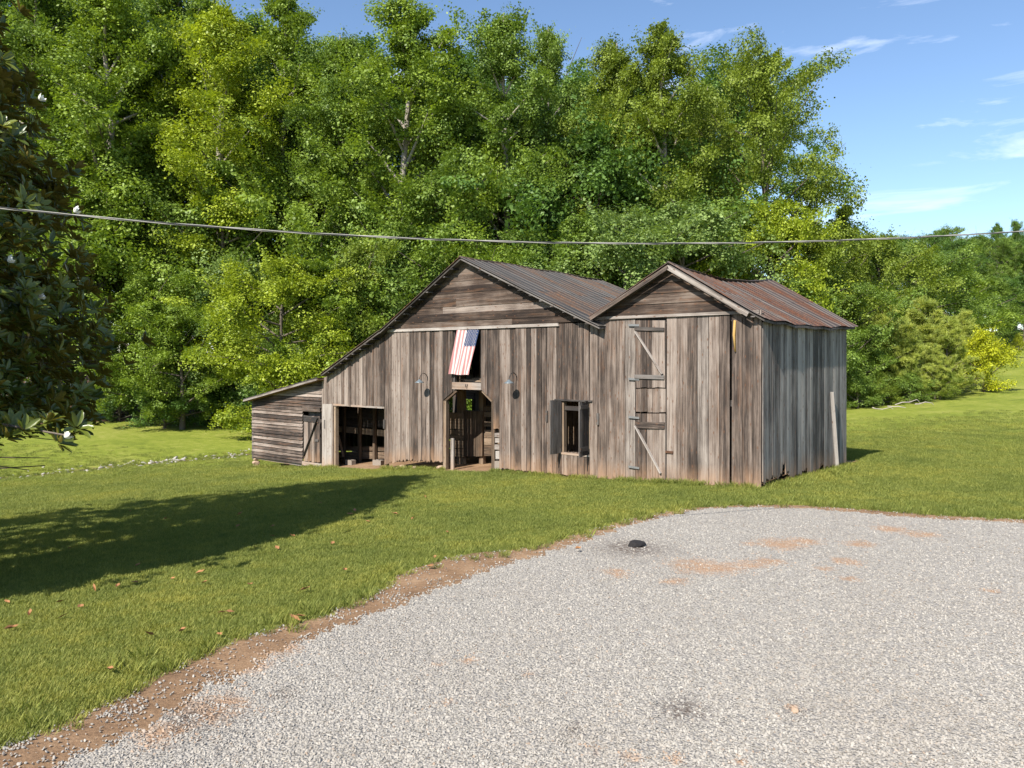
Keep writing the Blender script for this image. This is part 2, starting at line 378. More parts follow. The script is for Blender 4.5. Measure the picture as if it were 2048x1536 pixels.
a = me.attributes.new('litter', 'FLOAT', 'POINT'); a.data.foreach_set('value', lit.astype(np.float32))
me.polygons.foreach_set('use_smooth', [True] * len(me.polygons))
ground = setting(link('ground', me))

def gp(px, py, z=0.0):
    t = (CAM_H - z) * FPX / (py - HOR); return ((px - PCX) / FPX * t, t)
def resample(pts, step, jit, seed):
    r = random.Random(seed); out = []
    for (x0, y0), (x1, y1) in zip(pts[:-1], pts[1:]):
        L = math.hypot(x1 - x0, y1 - y0); n = max(1, int(L / step))
        for i in range(n):
            f = i / n; out.append((x0 + (x1 - x0) * f + r.gauss(0, jit), y0 + (y1 - y0) * f + r.gauss(0, jit)))
    out.append(pts[-1]); return out
def smooth_pts(p, it=2):
    for _ in range(it):
        q = [p[0]]
        for a_, b_ in zip(p[:-1], p[1:]):
            q += [(a_[0] * .75 + b_[0] * .25, a_[1] * .75 + b_[1] * .25), (a_[0] * .25 + b_[0] * .75, a_[1] * .25 + b_[1] * .75)]
        p = q + [p[-1]]
    return p
edge_px = [(-260, 1600), (0, 1492), (150, 1432), (240, 1395), (330, 1338), (480, 1272), (640, 1238), (740, 1190), (800, 1152), (850, 1130), (930, 1108), (1050, 1100), (1130, 1076), (1230, 1046), (1330, 1023), (1420, 1012), (1560, 1009), (1700, 1017), (1850, 1030), (2048, 1040), (2300, 1050)]
inner_px = [(-120, 1640), (90, 1545), (250, 1478), (400, 1392), (560, 1292), (700, 1243), (860, 1180), (1000, 1132), (1110, 1098), (1230, 1058), (1330, 1030), (1420, 1016), (1560, 1014), (1700, 1024), (1850, 1037), (2048, 1047), (2300, 1058)]
E_out = smooth_pts([gp(*p) for p in edge_px]); E_in = smooth_pts([gp(*p) for p in inner_px])
far_end = [(26, 12), (30, 2), (20, -6), (0, -8), (-8, -4)]
poly_out = resample(E_out, 0.10, 0.035, 1) + far_end
poly_in = resample(E_in, 0.07, 0.05, 2) + far_end
PO = np.array(poly_out); PI_ = np.array(poly_in)
def inside(px, py, P):
    r = np.zeros(len(px), bool); x0, y0 = P[:, 0], P[:, 1]; x1, y1 = np.roll(x0, -1), np.roll(y0, -1)
    for a0, b0, a1, b1 in zip(x0, y0, x1, y1):
        c = ((b0 > py) != (b1 > py))
        if b1 != b0: r ^= c & (px < (a1 - a0) * (py - b0) / (b1 - b0) + a0)
    return r
def ngon_sheet(name, pts, z, mat):
    return setting(mesh_obj(name, [(x, y, z) for x, y in pts], [tuple(range(len(pts)))], mat))
ngon_sheet('dirt_margin', poly_out, 0.010, M['dirt'])
# gravel: a fine grid trimmed to the outline, so stains can be carried as point attributes
spots_clay = [(1560, 1090, .55), (1610, 1085, .4), (1230, 1145, .22), (1400, 1135, .6), (1440, 1138, .45), (1500, 1132, .35), (1350, 1165, .25), (1540, 1125, .3), (1690, 1125, .3), (1720, 1090, .35), (1650, 1140, .2), (940, 1325, .13), (875, 1335, .1), (1060, 1350, .08), (1240, 1152, .2), (1985, 1185, .15), (1180, 1505, .1), (1260, 1520, .12), (1480, 1530, .1), (1350, 1522, .1), (1590, 1420, .07), (500, 1330, .35), (560, 1300, .3), (430, 1420, .4), (330, 1470, .3), (900, 1410, .08), (1700, 1160, .2), (1500, 1090, .2), (1840, 1070, .4), (1780, 1060, .4)]
spots_soil = [(1365, 1424, .22), (1265, 1098, .55), (1592, 1426, .10), (1150, 1462, .10), (560, 1395, .12), (380, 1440, .35)]
gsx = np.arange(-8, 30, 0.12); gsy = np.arange(-8, 19, 0.12)
GX, GY = np.meshgrid(gsx, gsy); inn = inside(GX.ravel(), GY.ravel(), PI_).reshape(GX.shape)
def spotfield(x, y, sp):
    f = np.zeros_like(x)
    for px, py, r in sp:
        cx_, cy_ = gp(px, py); f = np.maximum(f, np.exp(-((x - cx_) ** 2 + ((y - cy_)) ** 2) / (r * r)))
    return f
keep = inn[:-1, :-1] & inn[1:, :-1] & inn[:-1, 1:] & inn[1:, 1:]
vid = -np.ones(GX.shape, int); used = np.zeros(GX.shape, bool)
used[:-1, :-1] |= keep; used[1:, :-1] |= keep; used[:-1, 1:] |= keep; used[1:, 1:] |= keep
vid[used] = np.arange(used.sum())
jj, ii = np.nonzero(keep)
Vg = np.stack([GX[used], GY[used], np.full(used.sum(), 0.018)], 1)
me = fast_mesh('gravel_drive', Vg, np.stack([vid[jj, ii], vid[jj, ii + 1], vid[jj + 1, ii + 1], vid[jj + 1, ii]], 1), M['gravel'])
for nm, sp in (('clay', spots_clay), ('soil', spots_soil)):
    at = me.attributes.new(nm, 'FLOAT', 'POINT'); at.data.foreach_set('value', spotfield(Vg[:, 0], Vg[:, 1], sp).astype(np.float32))
gravel = setting(link('gravel_drive', me))

# ------------------------------------------------------------------ barn frame
def Fp(px, py, v=0.0):
    """photo pixel -> (x, z) on the barn's own front plane (or one parallel to it, v metres inside)"""
    a = (px - PCX) / FPX
    t = (v + C0 @ EY) / (a * EY[0] + EY[1]); P = np.array((a * t, t)) - C0
    return float(P @ EX), CAM_H + t * (HOR - py) / FPX
def fx(px, v=0.0): return Fp(px, 800, v)[0]
def px_of(x, z, v=0.0):
    P = C0 + EX * x + EY * v; return PCX + FPX * P[0] / P[1], HOR - FPX * (z - CAM_H) / P[1]
def bw(x, v, z=0.0): P = C0 + EX * x + EY * v; return (P[0], P[1], z)

def wavy(x0, x1, zl, zr, rag, rnd, n=4):
    """ragged lower edge from x1 to x0 (right to left is reversed by the caller)"""
    return [(x0 + (x1 - x0) * i / n, zl + (zr - zl) * i / n + rnd.uniform(0, rag)) for i in range(n + 1)]

# ---------- main barn
barn = empty('barn', bw(fx(920), 0, -0.5), BROT)
tag(barn, 'long weathered board barn with octagonal aisle opening, loft flag and low lean-to', 'barn')
BO = (-fx(920), 0, 0.5)                                             # shift from shared frame to the barn's own
frm = empty('frame_origin'); bpy.data.objects.remove(frm)
class Part:
    """collects coordinates in the shared barn frame and hands them on relative to a root"""
    def __init__(s, root, off): s.root, s.off = root, off
B = Part(barn, BO)
shed = empty('tobacco_barn', bw(fx(1350), 0, -0.1), BROT)
tag(shed, 'tall square board tobacco barn with rusty gable roof and stacked plank doors', 'barn')
SO = (-fx(1350), 0, 0.1)
S = Part(shed, SO)
def pbox(P, name, c0, c1, mat, along='z', parent=None):
    o = box(name, c0, c1, mat, P.root, along)
    place(P, o, parent); return o
def place(P, o, parent):
    o.location = Vector(o.location) + Vector(P.off)
    if parent is not None:
        o.parent = parent; o.location = Vector(o.location) - Vector(parent.location)
def pprism(P, name, poly, y0, y1, mat, along='z', parent=None):
    o = prism(name, poly, y0, y1, mat, P.root, along); place(P, o, parent); return o
def pbeam(P, name, a, b, wd, th, mat, parent=None):
    o = beam(name, a, b, wd, th, mat, P.root); place(P, o, parent); return o
def ptube(P, name, pts, r, mat, parent=None, n=8):
    o = tube(name, pts, r, mat, P.root, n); place(P, o, parent); return o

RB = random.Random(5)
def zground(x, v=0.0):
    P = C0 + EX * x + EY * v; return float(hgt(P[0], P[1]))
XL, XM, XD = fx(505), fx(645), fx(1180)                              # lean-to corner, main corner, joint with the tall shed
DEPTH = 6.9
# roof line over the front (x, z): from the lean-to eave to the right eave
apx = Fp(919, 515, -.35); rl = Fp(757, 662, -.35); rm = Fp(640, 748, -.35); rr = Fp(1197, 651, -.35); le0 = Fp(634, 756, -.35); le1 = Fp(487, 799, -.35)
roof_pts = [le1, le0, rm, rl, apx, rr]
def roof_z(x):
    p = sorted([le1, rm, rl, apx, rr]); return float(np.interp(x, [q[0] for q in p], [q[1] for q in p]))
zband = Fp(945, 656)[1]

# --- front wall: sill and girts behind the boards, boards as sub-parts
fw = pbox(B, 'front_wall', (fx(790), .06, zband - .18), (XD - .02, .20, zband - .02), M['wood_dark'], 'x')
for (a_, b_, zz) in ((fx(770), fx(887), 1.6), (fx(988), XD - .02, 1.6), (fx(988), fx(1120), .1), (fx(770), fx(884), .0)):
    pbox(B, 'girt', (a_, .045, zz), (b_, .14, zz + .12), M['wood_dark'], 'x', fw)
def zbase_px(px): return float(np.interp(px, [645, 668, 770, 800, 885, 990, 1020, 1100, 1180], [934, 932, 931, 924, 927, 938, 940, 948, 956]))
def chamfer_px(px): return float(np.interp(px, [887, 912, 965, 988], [800, 779, 779, 803]))
def top_z(x): return min(zband + .03, roof_z(x) - .10)
breaks = [645, 668, 770, 887, 907, 963, 988, 1107, 1125, 1180]
edges = []
for a_, b_ in zip(breaks[:-1], breaks[1:]):
    w0 = 0.215; n = max(1, round((fx(b_) - fx(a_)) / w0)); cuts = [a_ + (b_ - a_) * (i + (RB.uniform(-.16, .16) if 0 < i < n else 0)) / n for i in range(n + 1)]
    edges += list(zip(cuts[:-1], cuts[1:]))
def board(P, parent, pa, pb, za, zb_, ta, tb, v=0.0, th=.028, mat='wood', rag=.03, name='board'):
    """vertical board between two photo columns; za/zb lower z, ta/tb upper z"""
    g = RB.uniform(.003, .011); x0, x1 = fx(pa) + g, fx(pb) - g
    dv = RB.uniform(-.012, .010); sk = RB.gauss(0, .004)
    poly = wavy(x0, x1, za, zb_, rag, RB, 4) + [(x1 + sk, tb), (x0 + sk, ta)]
    return pprism(P, name, poly, v - th + dv, v + dv, M[mat], 'z', parent)
for pa, pb in edges:
    mid = (pa + pb) / 2; xa, xb = fx(pa), fx(pb)
    ta, tb = top_z(xa), top_z(xb)
    za, zb_ = Fp(pa, zbase_px(pa))[1], Fp(pb, zbase_px(pb))[1]
    mt = 'wood'
    if 668 < mid < 770:
        board(B, fw, pa, pb, Fp(pa, 812)[1], Fp(pb, 813)[1], ta, tb, rag=.01, mat='wood_hi')
    elif 887 < mid < 907 or 963 < mid < 988:
        board(B, fw, pa, pb, Fp(pa, chamfer_px(pa))[1], Fp(pb, chamfer_px(pb))[1], ta, tb, rag=.0, mat='wood_hi')
    elif 907 < mid < 963: continue
    elif 1125 < mid < 1180:
        board(B, fw, pa, pb, Fp(pa, 803)[1], Fp(pb, 803)[1], ta, tb, rag=.0, mat='wood_hi')
        board(B, fw, pa, pb, za, zb_, Fp(pa, 904)[1], Fp(pb, 904)[1], rag=.05)
    else:
        if 988 < mid < 1003:
            board(B, fw, pa, pb, Fp(pa, 858)[1], Fp(pb, 859)[1], ta, tb, rag=.04)
        else:
            board(B, fw, pa, pb, za, zb_, ta, tb, rag=.12 if 780 < mid < 887 else .05)
# wide corner board and frames round the openings
pprism(B, 'door_post', [Fp(647, 934), Fp(666, 933), Fp(666, 808), Fp(647, 808)], -.055, -.03, M['wood_light'], 'z', fw)
pbox(B, 'door_header', (fx(668), -.035, Fp(720, 813)[1] - .02), (fx(770), .03, Fp(720, 813)[1] + .045), M['wood_light'], 'x', fw)
pbox(B, 'loft_sill', (fx(907) - .02, -.05, Fp(935, 779)[1]), (fx(963) + .02, .06, Fp(935, 765)[1]), M['wood_light'], 'x', fw)
for (p, q) in (((887, 801), (912, 779)), ((964, 779), (988, 804))):
    a_, b_ = Fp(*p), Fp(*q); pbeam(B, 'arch_brace', (a_[0], .05, a_[1] - .03), (b_[0], .05, b_[1] - .03), .09, .10, M['wood_inner'], fw)
for px in (889, 986):
    pbox(B, 'aisle_post', (fx(px) - .07, .0, Fp(px, 930)[1] - .3), (fx(px) + .07, .14, Fp(px, 802)[1]), M['wood_inner'], 'z', fw)
pbox(B, 'loft_post', (fx(907) - .04, .01, Fp(907, 765)[1]), (fx(907) + .04, .12, zband), M['wood_dark'], 'z', fw)
pbox(B, 'loft_post', (fx(963) - .04, .01, Fp(963, 765)[1]), (fx(963) + .04, .12, zband), M['wood_dark'], 'z', fw)
# stacked foundation pieces beside the aisle
for k, (pa, pb, ya, yb) in enumerate(((990, 1003, 866, 874), (991, 1003, 876, 885), (990, 1002, 889, 899), (992, 1002, 902, 918), (990, 1004, 922, 938))):
    pprism(B, 'stub_block', [Fp(pa, yb), Fp(pb, yb), Fp(pb, ya), Fp(pa, ya)], -.02, .22, M['wood_light' if k < 4 else 'block'], 'x', fw)

# --- gable boards
gb = pbox(B, 'gable', (fx(790), .04, zband + .02), (fx(1105), .12, zband + .16), M['wood_dark'], 'x')
z0 = zband + .02; row = 0
def lim(z, side):                                                     # gable width at height z
    if side < 0: return float(np.interp(z, [rl[1] - .3, apx[1]], [rl[0] - .55, apx[0]]))
    return float(np.interp(z, [rr[1], apx[1]], [rr[0], apx[0]]))
pprism(B, 'band_board', [(lim(z0, -1) + .1, z0 - .06), (fx(1120), z0 - .06), (fx(1118), z0 + .03), (lim(z0, -1) + .15, z0 + .03)], -.075, -.02, M['wood_light'], 'x', gb)
z0 += .035
while z0 < apx[1] - .25:
    hh = RB.uniform(.17, .24); z1 = min(z0 + hh, apx[1] - .16)
    xl0, xr0, xl1, xr1 = lim(z0, -1) + .08, min(lim(z0, 1) - .08, fx(1172)), lim(z1, -1) + .08, min(lim(z1, 1) - .08, fx(1172))
    seam = None
    if row in (0, 1, 2, 3): seam = xl0 + (xr0 - xl0) * RB.choice((.28, .36, .55, .68))
    yy = -.03 - .012 * (row % 2) + RB.uniform(-.004, .004)
    t1, t2 = RB.uniform(-.012, .012), RB.uniform(-.012, .012)
    if seam is None:
        pprism(B, 'board', [(xl0, z0 + t1), (xr0, z0 + t2), (xr1, z1 + t2 + .015), (xl1, z1 + t1 + .015)], yy - .012, yy + .018, M['wood_gable'], 'x', gb)
    else:
        pprism(B, 'board', [(xl0, z0 + t1), (seam - .004, z0 + t1), (seam - .004, z1 + t1 + .012), (xl1, z1 + t1 + .012)], yy - .012, yy + .018, M['wood_gable'], 'x', gb)
        pprism(B, 'board', [(seam + .004, z0 + t2), (xr0, z0 + t2), (xr1, z1 + t2 + .012), (seam + .004, z1 + t2 + .012)], yy - .018, yy + .012, M['wood_gable' if row != 2 else 'wood'], 'x', gb)
    z0 = z1 + .004; row += 1

# --- lean-to front: lap siding, small plank door, sill, stone pier
lw = pbox(B, 'lean_to_wall', (XL + .03, .05, Fp(508, 917)[1] - .02), (XM - .02, .19, Fp(508, 917)[1] + .14), M['wood_light'], 'x')
zb0 = Fp(560, 922)[1] + .02; n_rows = 0
z0 = zb0
while z0 < roof_z(XM) - .2:
    hh = RB.uniform(.115, .155); z1 = z0 + hh
    def xleft(z):                                                     # siding stops under the sloping roof
        p = sorted([le1, rm]); zs = [p[0][1] - .12, p[1][1] - .12]
        return max(XL, float(np.interp(z, zs, [p[0][0], p[1][0]]))) if z > zs[0] else XL
    door_top = Fp(620, 822)[1]
    xr = fx(606) if z1 < door_top + .05 else XM - .01
    xl = xleft(z1 + .01); tl = RB.uniform(-.012, .012)
    if xr - xl > .15:
        o = pprism(B, 'board', [(xleft(z0), z0 + tl), (xr, z0 - tl), (xr, z1 - tl + .02), (xl, z1 + tl + .02)], -.045 + RB.uniform(-.004, .004), -.018, M['wood'], 'x', lw)
        o.rotation_euler.x = math.radians(-19)
    z0 = z1; n_rows += 1
pbox(B, 'corner_post', (XL - .01, -.02, zb0 - .1), (XL + .11, .10, le1[1] + .02), M['wood_dark'], 'z', lw)
pbox(B, 'sill_board', (fx(606), -.05, Fp(620, 932)[1]), (XM, .02, Fp(620, 924)[1]), M['wood_light'], 'x', lw)
ld = pprism(B, 'lean_to_door', [Fp(610, 922), Fp(618, 922), Fp(618, 832), Fp(610, 832)], -.05, -.025, M['wood'])
for pa, pb in ((618.5, 625), (625.6, 631), (631.5, 636), (636.5, 642)):
    pprism(B, 'board', [(fx(pa), Fp(pa, 926)[1] + RB.uniform(0, .1)), (fx(pb), Fp(pb, 926)[1] + RB.uniform(0, .1)), Fp(pb, 832), Fp(pa, 832)], -.05 + RB.uniform(-.006, .006), -.025, M['wood'], 'z', ld)
pprism(B, 'cross_rail', [Fp(610, 842), Fp(640, 846), Fp(640, 835), Fp(610, 830)], -.075, -.051, M['wood_dark'], 'x', ld)
pprism(B, 'top_rail', [Fp(608, 822), Fp(643, 824), Fp(643, 815), Fp(608, 812)], -.075, -.051, M['wood'], 'x', ld)
a_, b_ = Fp(611, 912), Fp(639, 836); pbeam(B, 'brace', (a_[0], -.085, a_[1]), (b_[0], -.085, b_[1]), .10, .025, M['wood_dark'], ld)
a_ = Fp(637, 880); pbox(B, 'latch', (a_[0] - .12, -.09, a_[1] - .05), (a_[0] + .10, -.055, a_[1] + .03), M['wood_dark'], 'x', ld)
pbox(B, 'doorway_back', (fx(606), .25, Fp(620, 930)[1]), (XM - .03, .28, Fp(620, 815)[1]), M['wood_dark'], 'z', lw)

# --- plain walls the photograph hides: lean-to end, back and right end
def wall_boards(P, parent, p0, p1, zlo, zhi, mat, wdt=.2, th=.028, skip=None, name='board', rag=.04, gap=(.002, .007), jit=.012):
    """boards on a vertical plane between plan points p0 and p1 (shared frame); zlo/zhi functions of 0..1"""
    p0, p1 = Vector(p0), Vector(p1); L = (p1 - p0).length; n = max(1, round(L / wdt)); d = (p1 - p0) / L; nn = Vector((d.y, -d.x))
    t_ = 0.0; cuts = [0.0]
    for i in range(1, n): cuts.append((i + RB.uniform(-.18, .18)) / n)
    cuts.append(1.0); res = []
    for a0, b0 in zip(cuts[:-1], cuts[1:]):
        if skip and skip((a0 + b0) / 2): continue
        g = RB.uniform(*gap) / L; a0 += g; b0 -= g; dv = RB.uniform(-jit, jit)
        low = [(a0 + (b0 - a0) * i / 4, zlo(a0 + (b0 - a0) * i / 4) + RB.uniform(0, rag)) for i in range(5)]
        prof = low + [(b0, zhi(b0)), (a0, zhi(a0))]
        base = p0 + d * (a0 + b0) / 2 * L; zmin = min(q[1] for q in prof); m0 = (a0 + b0) / 2
        Vv = []; uv = []
        for off in (dv + th / 2, dv - th / 2):
            for f, z in prof:
                q = d * ((f - m0) * L) + nn * off; Vv.append((q.x, q.y, z - zmin)); uv.append(((f - m0) * L + off, z - zmin))
        k = len(prof); Fc = [tuple(range(k)), tuple(range(2 * k - 1, k - 1, -1))] + [(i, i + k, (i + 1) % k + k, (i + 1) % k) for i in range(k)]
        o = mesh_obj(name, Vv, Fc, M[mat], P.root, (base.x, base.y, zmin), uv); place(P, o, parent); res.append(o)
    return res
bwall = pbox(B, 'back_wall', (XM, DEPTH - .1, 1.6), (XD, DEPTH - .02, 1.75), M['wood_dark'], 'x')
bx0 = XM; bL = XD - XM
see = Fp(936, 808, DEPTH)
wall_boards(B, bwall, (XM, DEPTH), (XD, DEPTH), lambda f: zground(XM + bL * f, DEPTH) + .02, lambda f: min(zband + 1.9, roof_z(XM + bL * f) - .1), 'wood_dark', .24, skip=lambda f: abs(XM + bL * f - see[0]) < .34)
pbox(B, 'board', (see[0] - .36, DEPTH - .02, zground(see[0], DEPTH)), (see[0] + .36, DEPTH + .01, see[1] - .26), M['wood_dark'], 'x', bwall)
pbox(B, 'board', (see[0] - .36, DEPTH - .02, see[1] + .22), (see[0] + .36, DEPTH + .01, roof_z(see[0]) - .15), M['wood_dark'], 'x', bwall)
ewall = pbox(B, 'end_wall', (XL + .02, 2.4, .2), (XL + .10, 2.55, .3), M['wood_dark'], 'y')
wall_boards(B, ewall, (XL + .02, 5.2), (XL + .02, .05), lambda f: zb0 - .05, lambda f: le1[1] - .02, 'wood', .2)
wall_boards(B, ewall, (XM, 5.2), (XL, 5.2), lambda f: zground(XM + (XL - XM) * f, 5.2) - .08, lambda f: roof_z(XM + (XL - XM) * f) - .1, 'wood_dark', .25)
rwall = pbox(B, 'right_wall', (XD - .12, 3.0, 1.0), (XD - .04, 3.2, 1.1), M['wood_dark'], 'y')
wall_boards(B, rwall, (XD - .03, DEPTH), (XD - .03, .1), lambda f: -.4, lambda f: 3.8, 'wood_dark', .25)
# floor of bare red dirt inside the barn
flo = setting(mesh_obj('dirt_floor', [], [], M['dirt'])); bpy.data.objects.remove(flo)
fv = []; ff = []
nxs, nys = 24, 9
for j in range(nys):
    for i in range(nxs):
        x_ = XL + .3 + (0 - .35 - XL) * i / (nxs - 1); v_ = -.55 + (DEPTH + .3) * j / (nys - 1)
        if j == 0: v_ = -.12 - .30 * abs(math.sin(i * 1.7)) * (1 if fx(880) < x_ < fx(1000) or fx(660) < x_ < fx(780) else .3)
        p = C0 + EX * x_ + EY * v_; fv.append((p[0], p[1], float(hgt(p[0], p[1])) + .035 - (0.03 if j == 0 else 0)))
for j in range(nys - 1):
    for i in range(nxs - 1): ff.append((j * nxs + i, j * nxs + i + 1, (j + 1) * nxs + i + 1, (j + 1) * nxs + i))
setting(mesh_obj('dirt_floor', fv, ff, M['dirt']))

# --- aisle: stall front of planks with a gate, side planks, posts
ST = 1.5
stall = pbox(B, 'stall_front', (Fp(888, 900, ST)[0], ST, Fp(888, 840, ST)[1]), (Fp(928, 900, ST)[0], ST + .04, Fp(888, 824, ST)[1]), M['wood_inner'], 'x')
for ya, yb in ((841, 859), (860, 880), (881, 897), (898, 914)):
    pprism(B, 'plank', [Fp(886, yb - .7, ST), Fp(929, yb - .7, ST), Fp(929, ya, ST), Fp(886, ya, ST)], ST + RB.uniform(-.01, .01), ST + .04, M['wood_inner'], 'x', stall)
for pa, pb in ((928.6, 941), (941.6, 952.4), (953, 966)):
    pprism(B, 'gate_plank', [Fp(pa, 913, ST), Fp(pb, 912, ST), Fp(pb, 822, ST), Fp(pa, 822, ST)], ST - .04 + RB.uniform(-.008, .008), ST - .012, M['wood_inner'], 'z', stall)
for pa, pb, top in ((914, 927, 776), (958, 966, 776), (884, 889, 776)):
    p0, p1 = Fp(pa, 925, ST + .05), Fp(pb, top, ST + .05)
    pbox(B, 'post', (p0[0], ST + .05, p0[1] - .2), (p1[0], ST + .19, zband), M['wood_inner'], 'z', stall)
for ya, yb in ((812, 822), (824, 834), (843, 853), (860, 875), (876, 890), (891, 912)):
    pprism(B, 'plank', [Fp(967, yb, ST), Fp(1000, yb, ST), Fp(1000, ya, ST), Fp(967, ya, ST)], ST + .03, ST + .065, M['wood_inner'], 'x', stall)
zst = Fp(909, 935)[1]
pbox(B, 'stake', (fx(908) - .03, -.12, zst - .1), (fx(911) + .03, -.07, Fp(909, 876)[1]), M['wood_light'], 'z', stall)
# loft floor and clutter
lf = pbox(B, 'loft_floor', (XM + .8, .25, Fp(935, 775)[1]), (XD - .1, DEPTH - .15, Fp(935, 772)[1]), M['wood_inner'], 'x')
for k in range(6):
    x_ = fx(910) + RB.uniform(.05, .9); zz = Fp(935, 765)[1]
    o = pbox(B, 'loose_plank', (x_ - .4, .15 + .05 * k, zz + .02 + .02 * k), (x_ + .45, .25 + .06 * k, zz + .045 + .02 * k), M['wood_inner'], 'x', lf); o.rotation_euler.z = RB.uniform(-.3, .3)
hk = Fp(936, 770); ptube(B, 'hook', [(hk[0] - .035, -.06, hk[1] + .03), (hk[0] - .04, -.085, hk[1] - .04), (hk[0], -.09, hk[1] - .075), (hk[0] + .04, -.085, hk[1] - .04), (hk[0] + .035, -.06, hk[1] + .03)], .009, M['iron'], fw, 6)
# --- left bay interior
BV = 1.7
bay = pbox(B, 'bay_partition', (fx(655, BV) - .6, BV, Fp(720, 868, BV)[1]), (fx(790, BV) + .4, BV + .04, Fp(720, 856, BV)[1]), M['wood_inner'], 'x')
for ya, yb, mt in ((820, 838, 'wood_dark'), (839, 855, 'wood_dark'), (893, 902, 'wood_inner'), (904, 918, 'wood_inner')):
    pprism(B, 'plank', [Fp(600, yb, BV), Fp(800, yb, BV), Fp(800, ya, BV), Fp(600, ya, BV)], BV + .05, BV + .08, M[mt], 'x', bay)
for px in (687, 718, 748):
    p0 = Fp(px, 930, BV - .1); pbox(B, 'post', (p0[0] - .06, BV - .12, p0[1] - .3), (p0[0] + .06, BV - .01, 2.6), M['wood_inner'], 'z', bay)
a_, b_ = Fp(676, 870, 1.0), Fp(687, 914, 1.0); pbeam(B, 'brace', (a_[0], 1.0, a_[1]), (b_[0], 1.0, b_[1]), .1, .04, M['wood_inner'], bay)
pbox(B, 'door_jamb', (fx(668) - .02, .0, Fp(668, 935)[1] - .1), (fx(668) + .10, .14, Fp(668, 812)[1]), M['wood_inner'], 'z', fw)
pbox(B, 'door_jamb', (fx(770) - .03, .0, Fp(770, 935)[1] - .1), (fx(770) + .06, .14, Fp(770, 812)[1]), M['wood_inner'], 'z', fw)
for k, px in enumerate((701, 757)):
    p = Fp(px, 921, .7); blk = empty('concrete_block', bw(p[0], .7, zground(p[0], .7) + .03), BROT + .15 * k)
    tag(blk, 'grey concrete block ' + ('left of the two' if k == 0 else 'right of the two') + ' on the dirt in the open barn bay', 'concrete block', 'blocks in the open bay')
    box('face_shell', (-.2, -.10, 0), (.2, -.07, .2), M['block'], blk); box('face_shell', (-.2, .07, 0), (.2, .10, .2), M['block'], blk)
    for q in (-.185, 0, .185): box('web', (q - .015, -.07, .002), (q + .015, .07, .198), M['block'], blk)

# --- small window with two open shutters
xw0, zw0 = Fp(1125, 904); xw1, zw1 = Fp(1179, 803)
wf = pbox(B, 'window', (xw0 - .02, -.045, zw0 - .06), (xw1 + .02, .06, zw0), M['wood_light'], 'x')
pbox(B, 'window_header', (xw0 - .25, -.06, zw1 - .01), (xw1 + .12, .02, zw1 + .035), M['wood_dark'], 'x', wf)
pbox(B, 'window_jamb', (xw0 - .01, .0, zw0), (xw0 + .05, .13, zw1 - .015), M['wood_inner'], 'z', wf)
pbox(B, 'window_jamb', (xw1 - .05, .0, zw0), (xw1 + .01, .13, zw1 - .015), M['wood_inner'], 'z', wf)
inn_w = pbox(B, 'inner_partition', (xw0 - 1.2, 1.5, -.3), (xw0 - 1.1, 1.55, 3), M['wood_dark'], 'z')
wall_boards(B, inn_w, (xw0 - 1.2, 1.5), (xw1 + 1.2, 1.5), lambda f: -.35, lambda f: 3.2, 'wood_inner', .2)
def shutter(hx, ang, sgn, label_tilt):
    o = empty('shutter'); o.parent = B.root; o.location = Vector((hx, -.05, zw0)) + Vector(B.off); o.rotation_euler = (0, 0, ang)
    H = zw1 - zw0
    for i in range(3):
        w_ = .145; x0 = sgn * (i * w_ + .004); x1 = sgn * ((i + 1) * w_ - .004)
        b_ = box('board', (x0, -.014, -.05 + RB.uniform(0, .05)), (x1, .014, H + RB.uniform(-.03, .02)), M['wood_dark'], o)
    for zz in (.12, H - .2): box('batten', (sgn * .03, .014, zz), (sgn * .41, .04, zz + .11), M['wood_dark'], o, 'x')
    return o
shutter(xw0 - .02, math.radians(84), -1, 0)
shutter(xw1 - .02, math.radians(-87), 1, 0)
for px, py in ((1096, 832), (1198, 838), (652, 848), (771, 848)):
    p = Fp(px, py); o = pbox(B if px < 1180 else S, 'gate_hinge', (p[0] - .035, -.075, p[1] - .16), (p[0] + .035, -.04, p[1] + .16), M['wood_dark'], 'z', fw if px < 1180 else None)
# --- barn lights
for px, py, wx in ((839, 763, 'left of the aisle'), (1018, 764, 'right of the aisle')):
    L0 = Fp(px, py, -.40); bx_ = fx(px + 9)
    lp = empty('barn_light', bw(L0[0], -.40, L0[1]), BROT)
    tag(lp, 'dark gooseneck barn light on the board wall ' + wx, 'lamp', 'gooseneck barn lights')
    dx = 0.0
    pts = [(0, .37, .02), (0, .36, .10), (0, .30, .22), (0, .2, .27), (0, .1, .25), (0, .02, .15), (0, 0, .06)]
    tube('gooseneck', pts, .012, M['iron'], lp, 8)
    pr = [(.03, .07), (.045, .05), (.06, .035), (.13, -.015), (.155, -.035), (.15, -.04), (.05, .02), (.0, .03)]
    n = 20; Vv = []; Fc = []
    for r, z in pr:
        for k in range(n): Vv.append((r * math.cos(2 * math.pi * k / n), r * math.sin(2 * math.pi * k / n), z))
    for i in range(len(pr) - 1):
        for k in range(n): Fc.append((i * n + k, i * n + (k + 1) % n, (i + 1) * n + (k + 1) % n, (i + 1) * n + k))
    mesh_obj('shade', Vv, Fc, M['lamp'], lp, smooth=True)
    tube('wall_plate', [(0, .372, .02), (0, .39, .02)], .06, M['iron'], lp, 14)
    tube('bulb', [(0, 0, .03), (0, 0, -.0), (0, 0, -.03), (0, 0, -.045)], [.018, .03, .028, .01], M['flag_white'], lp, 10)

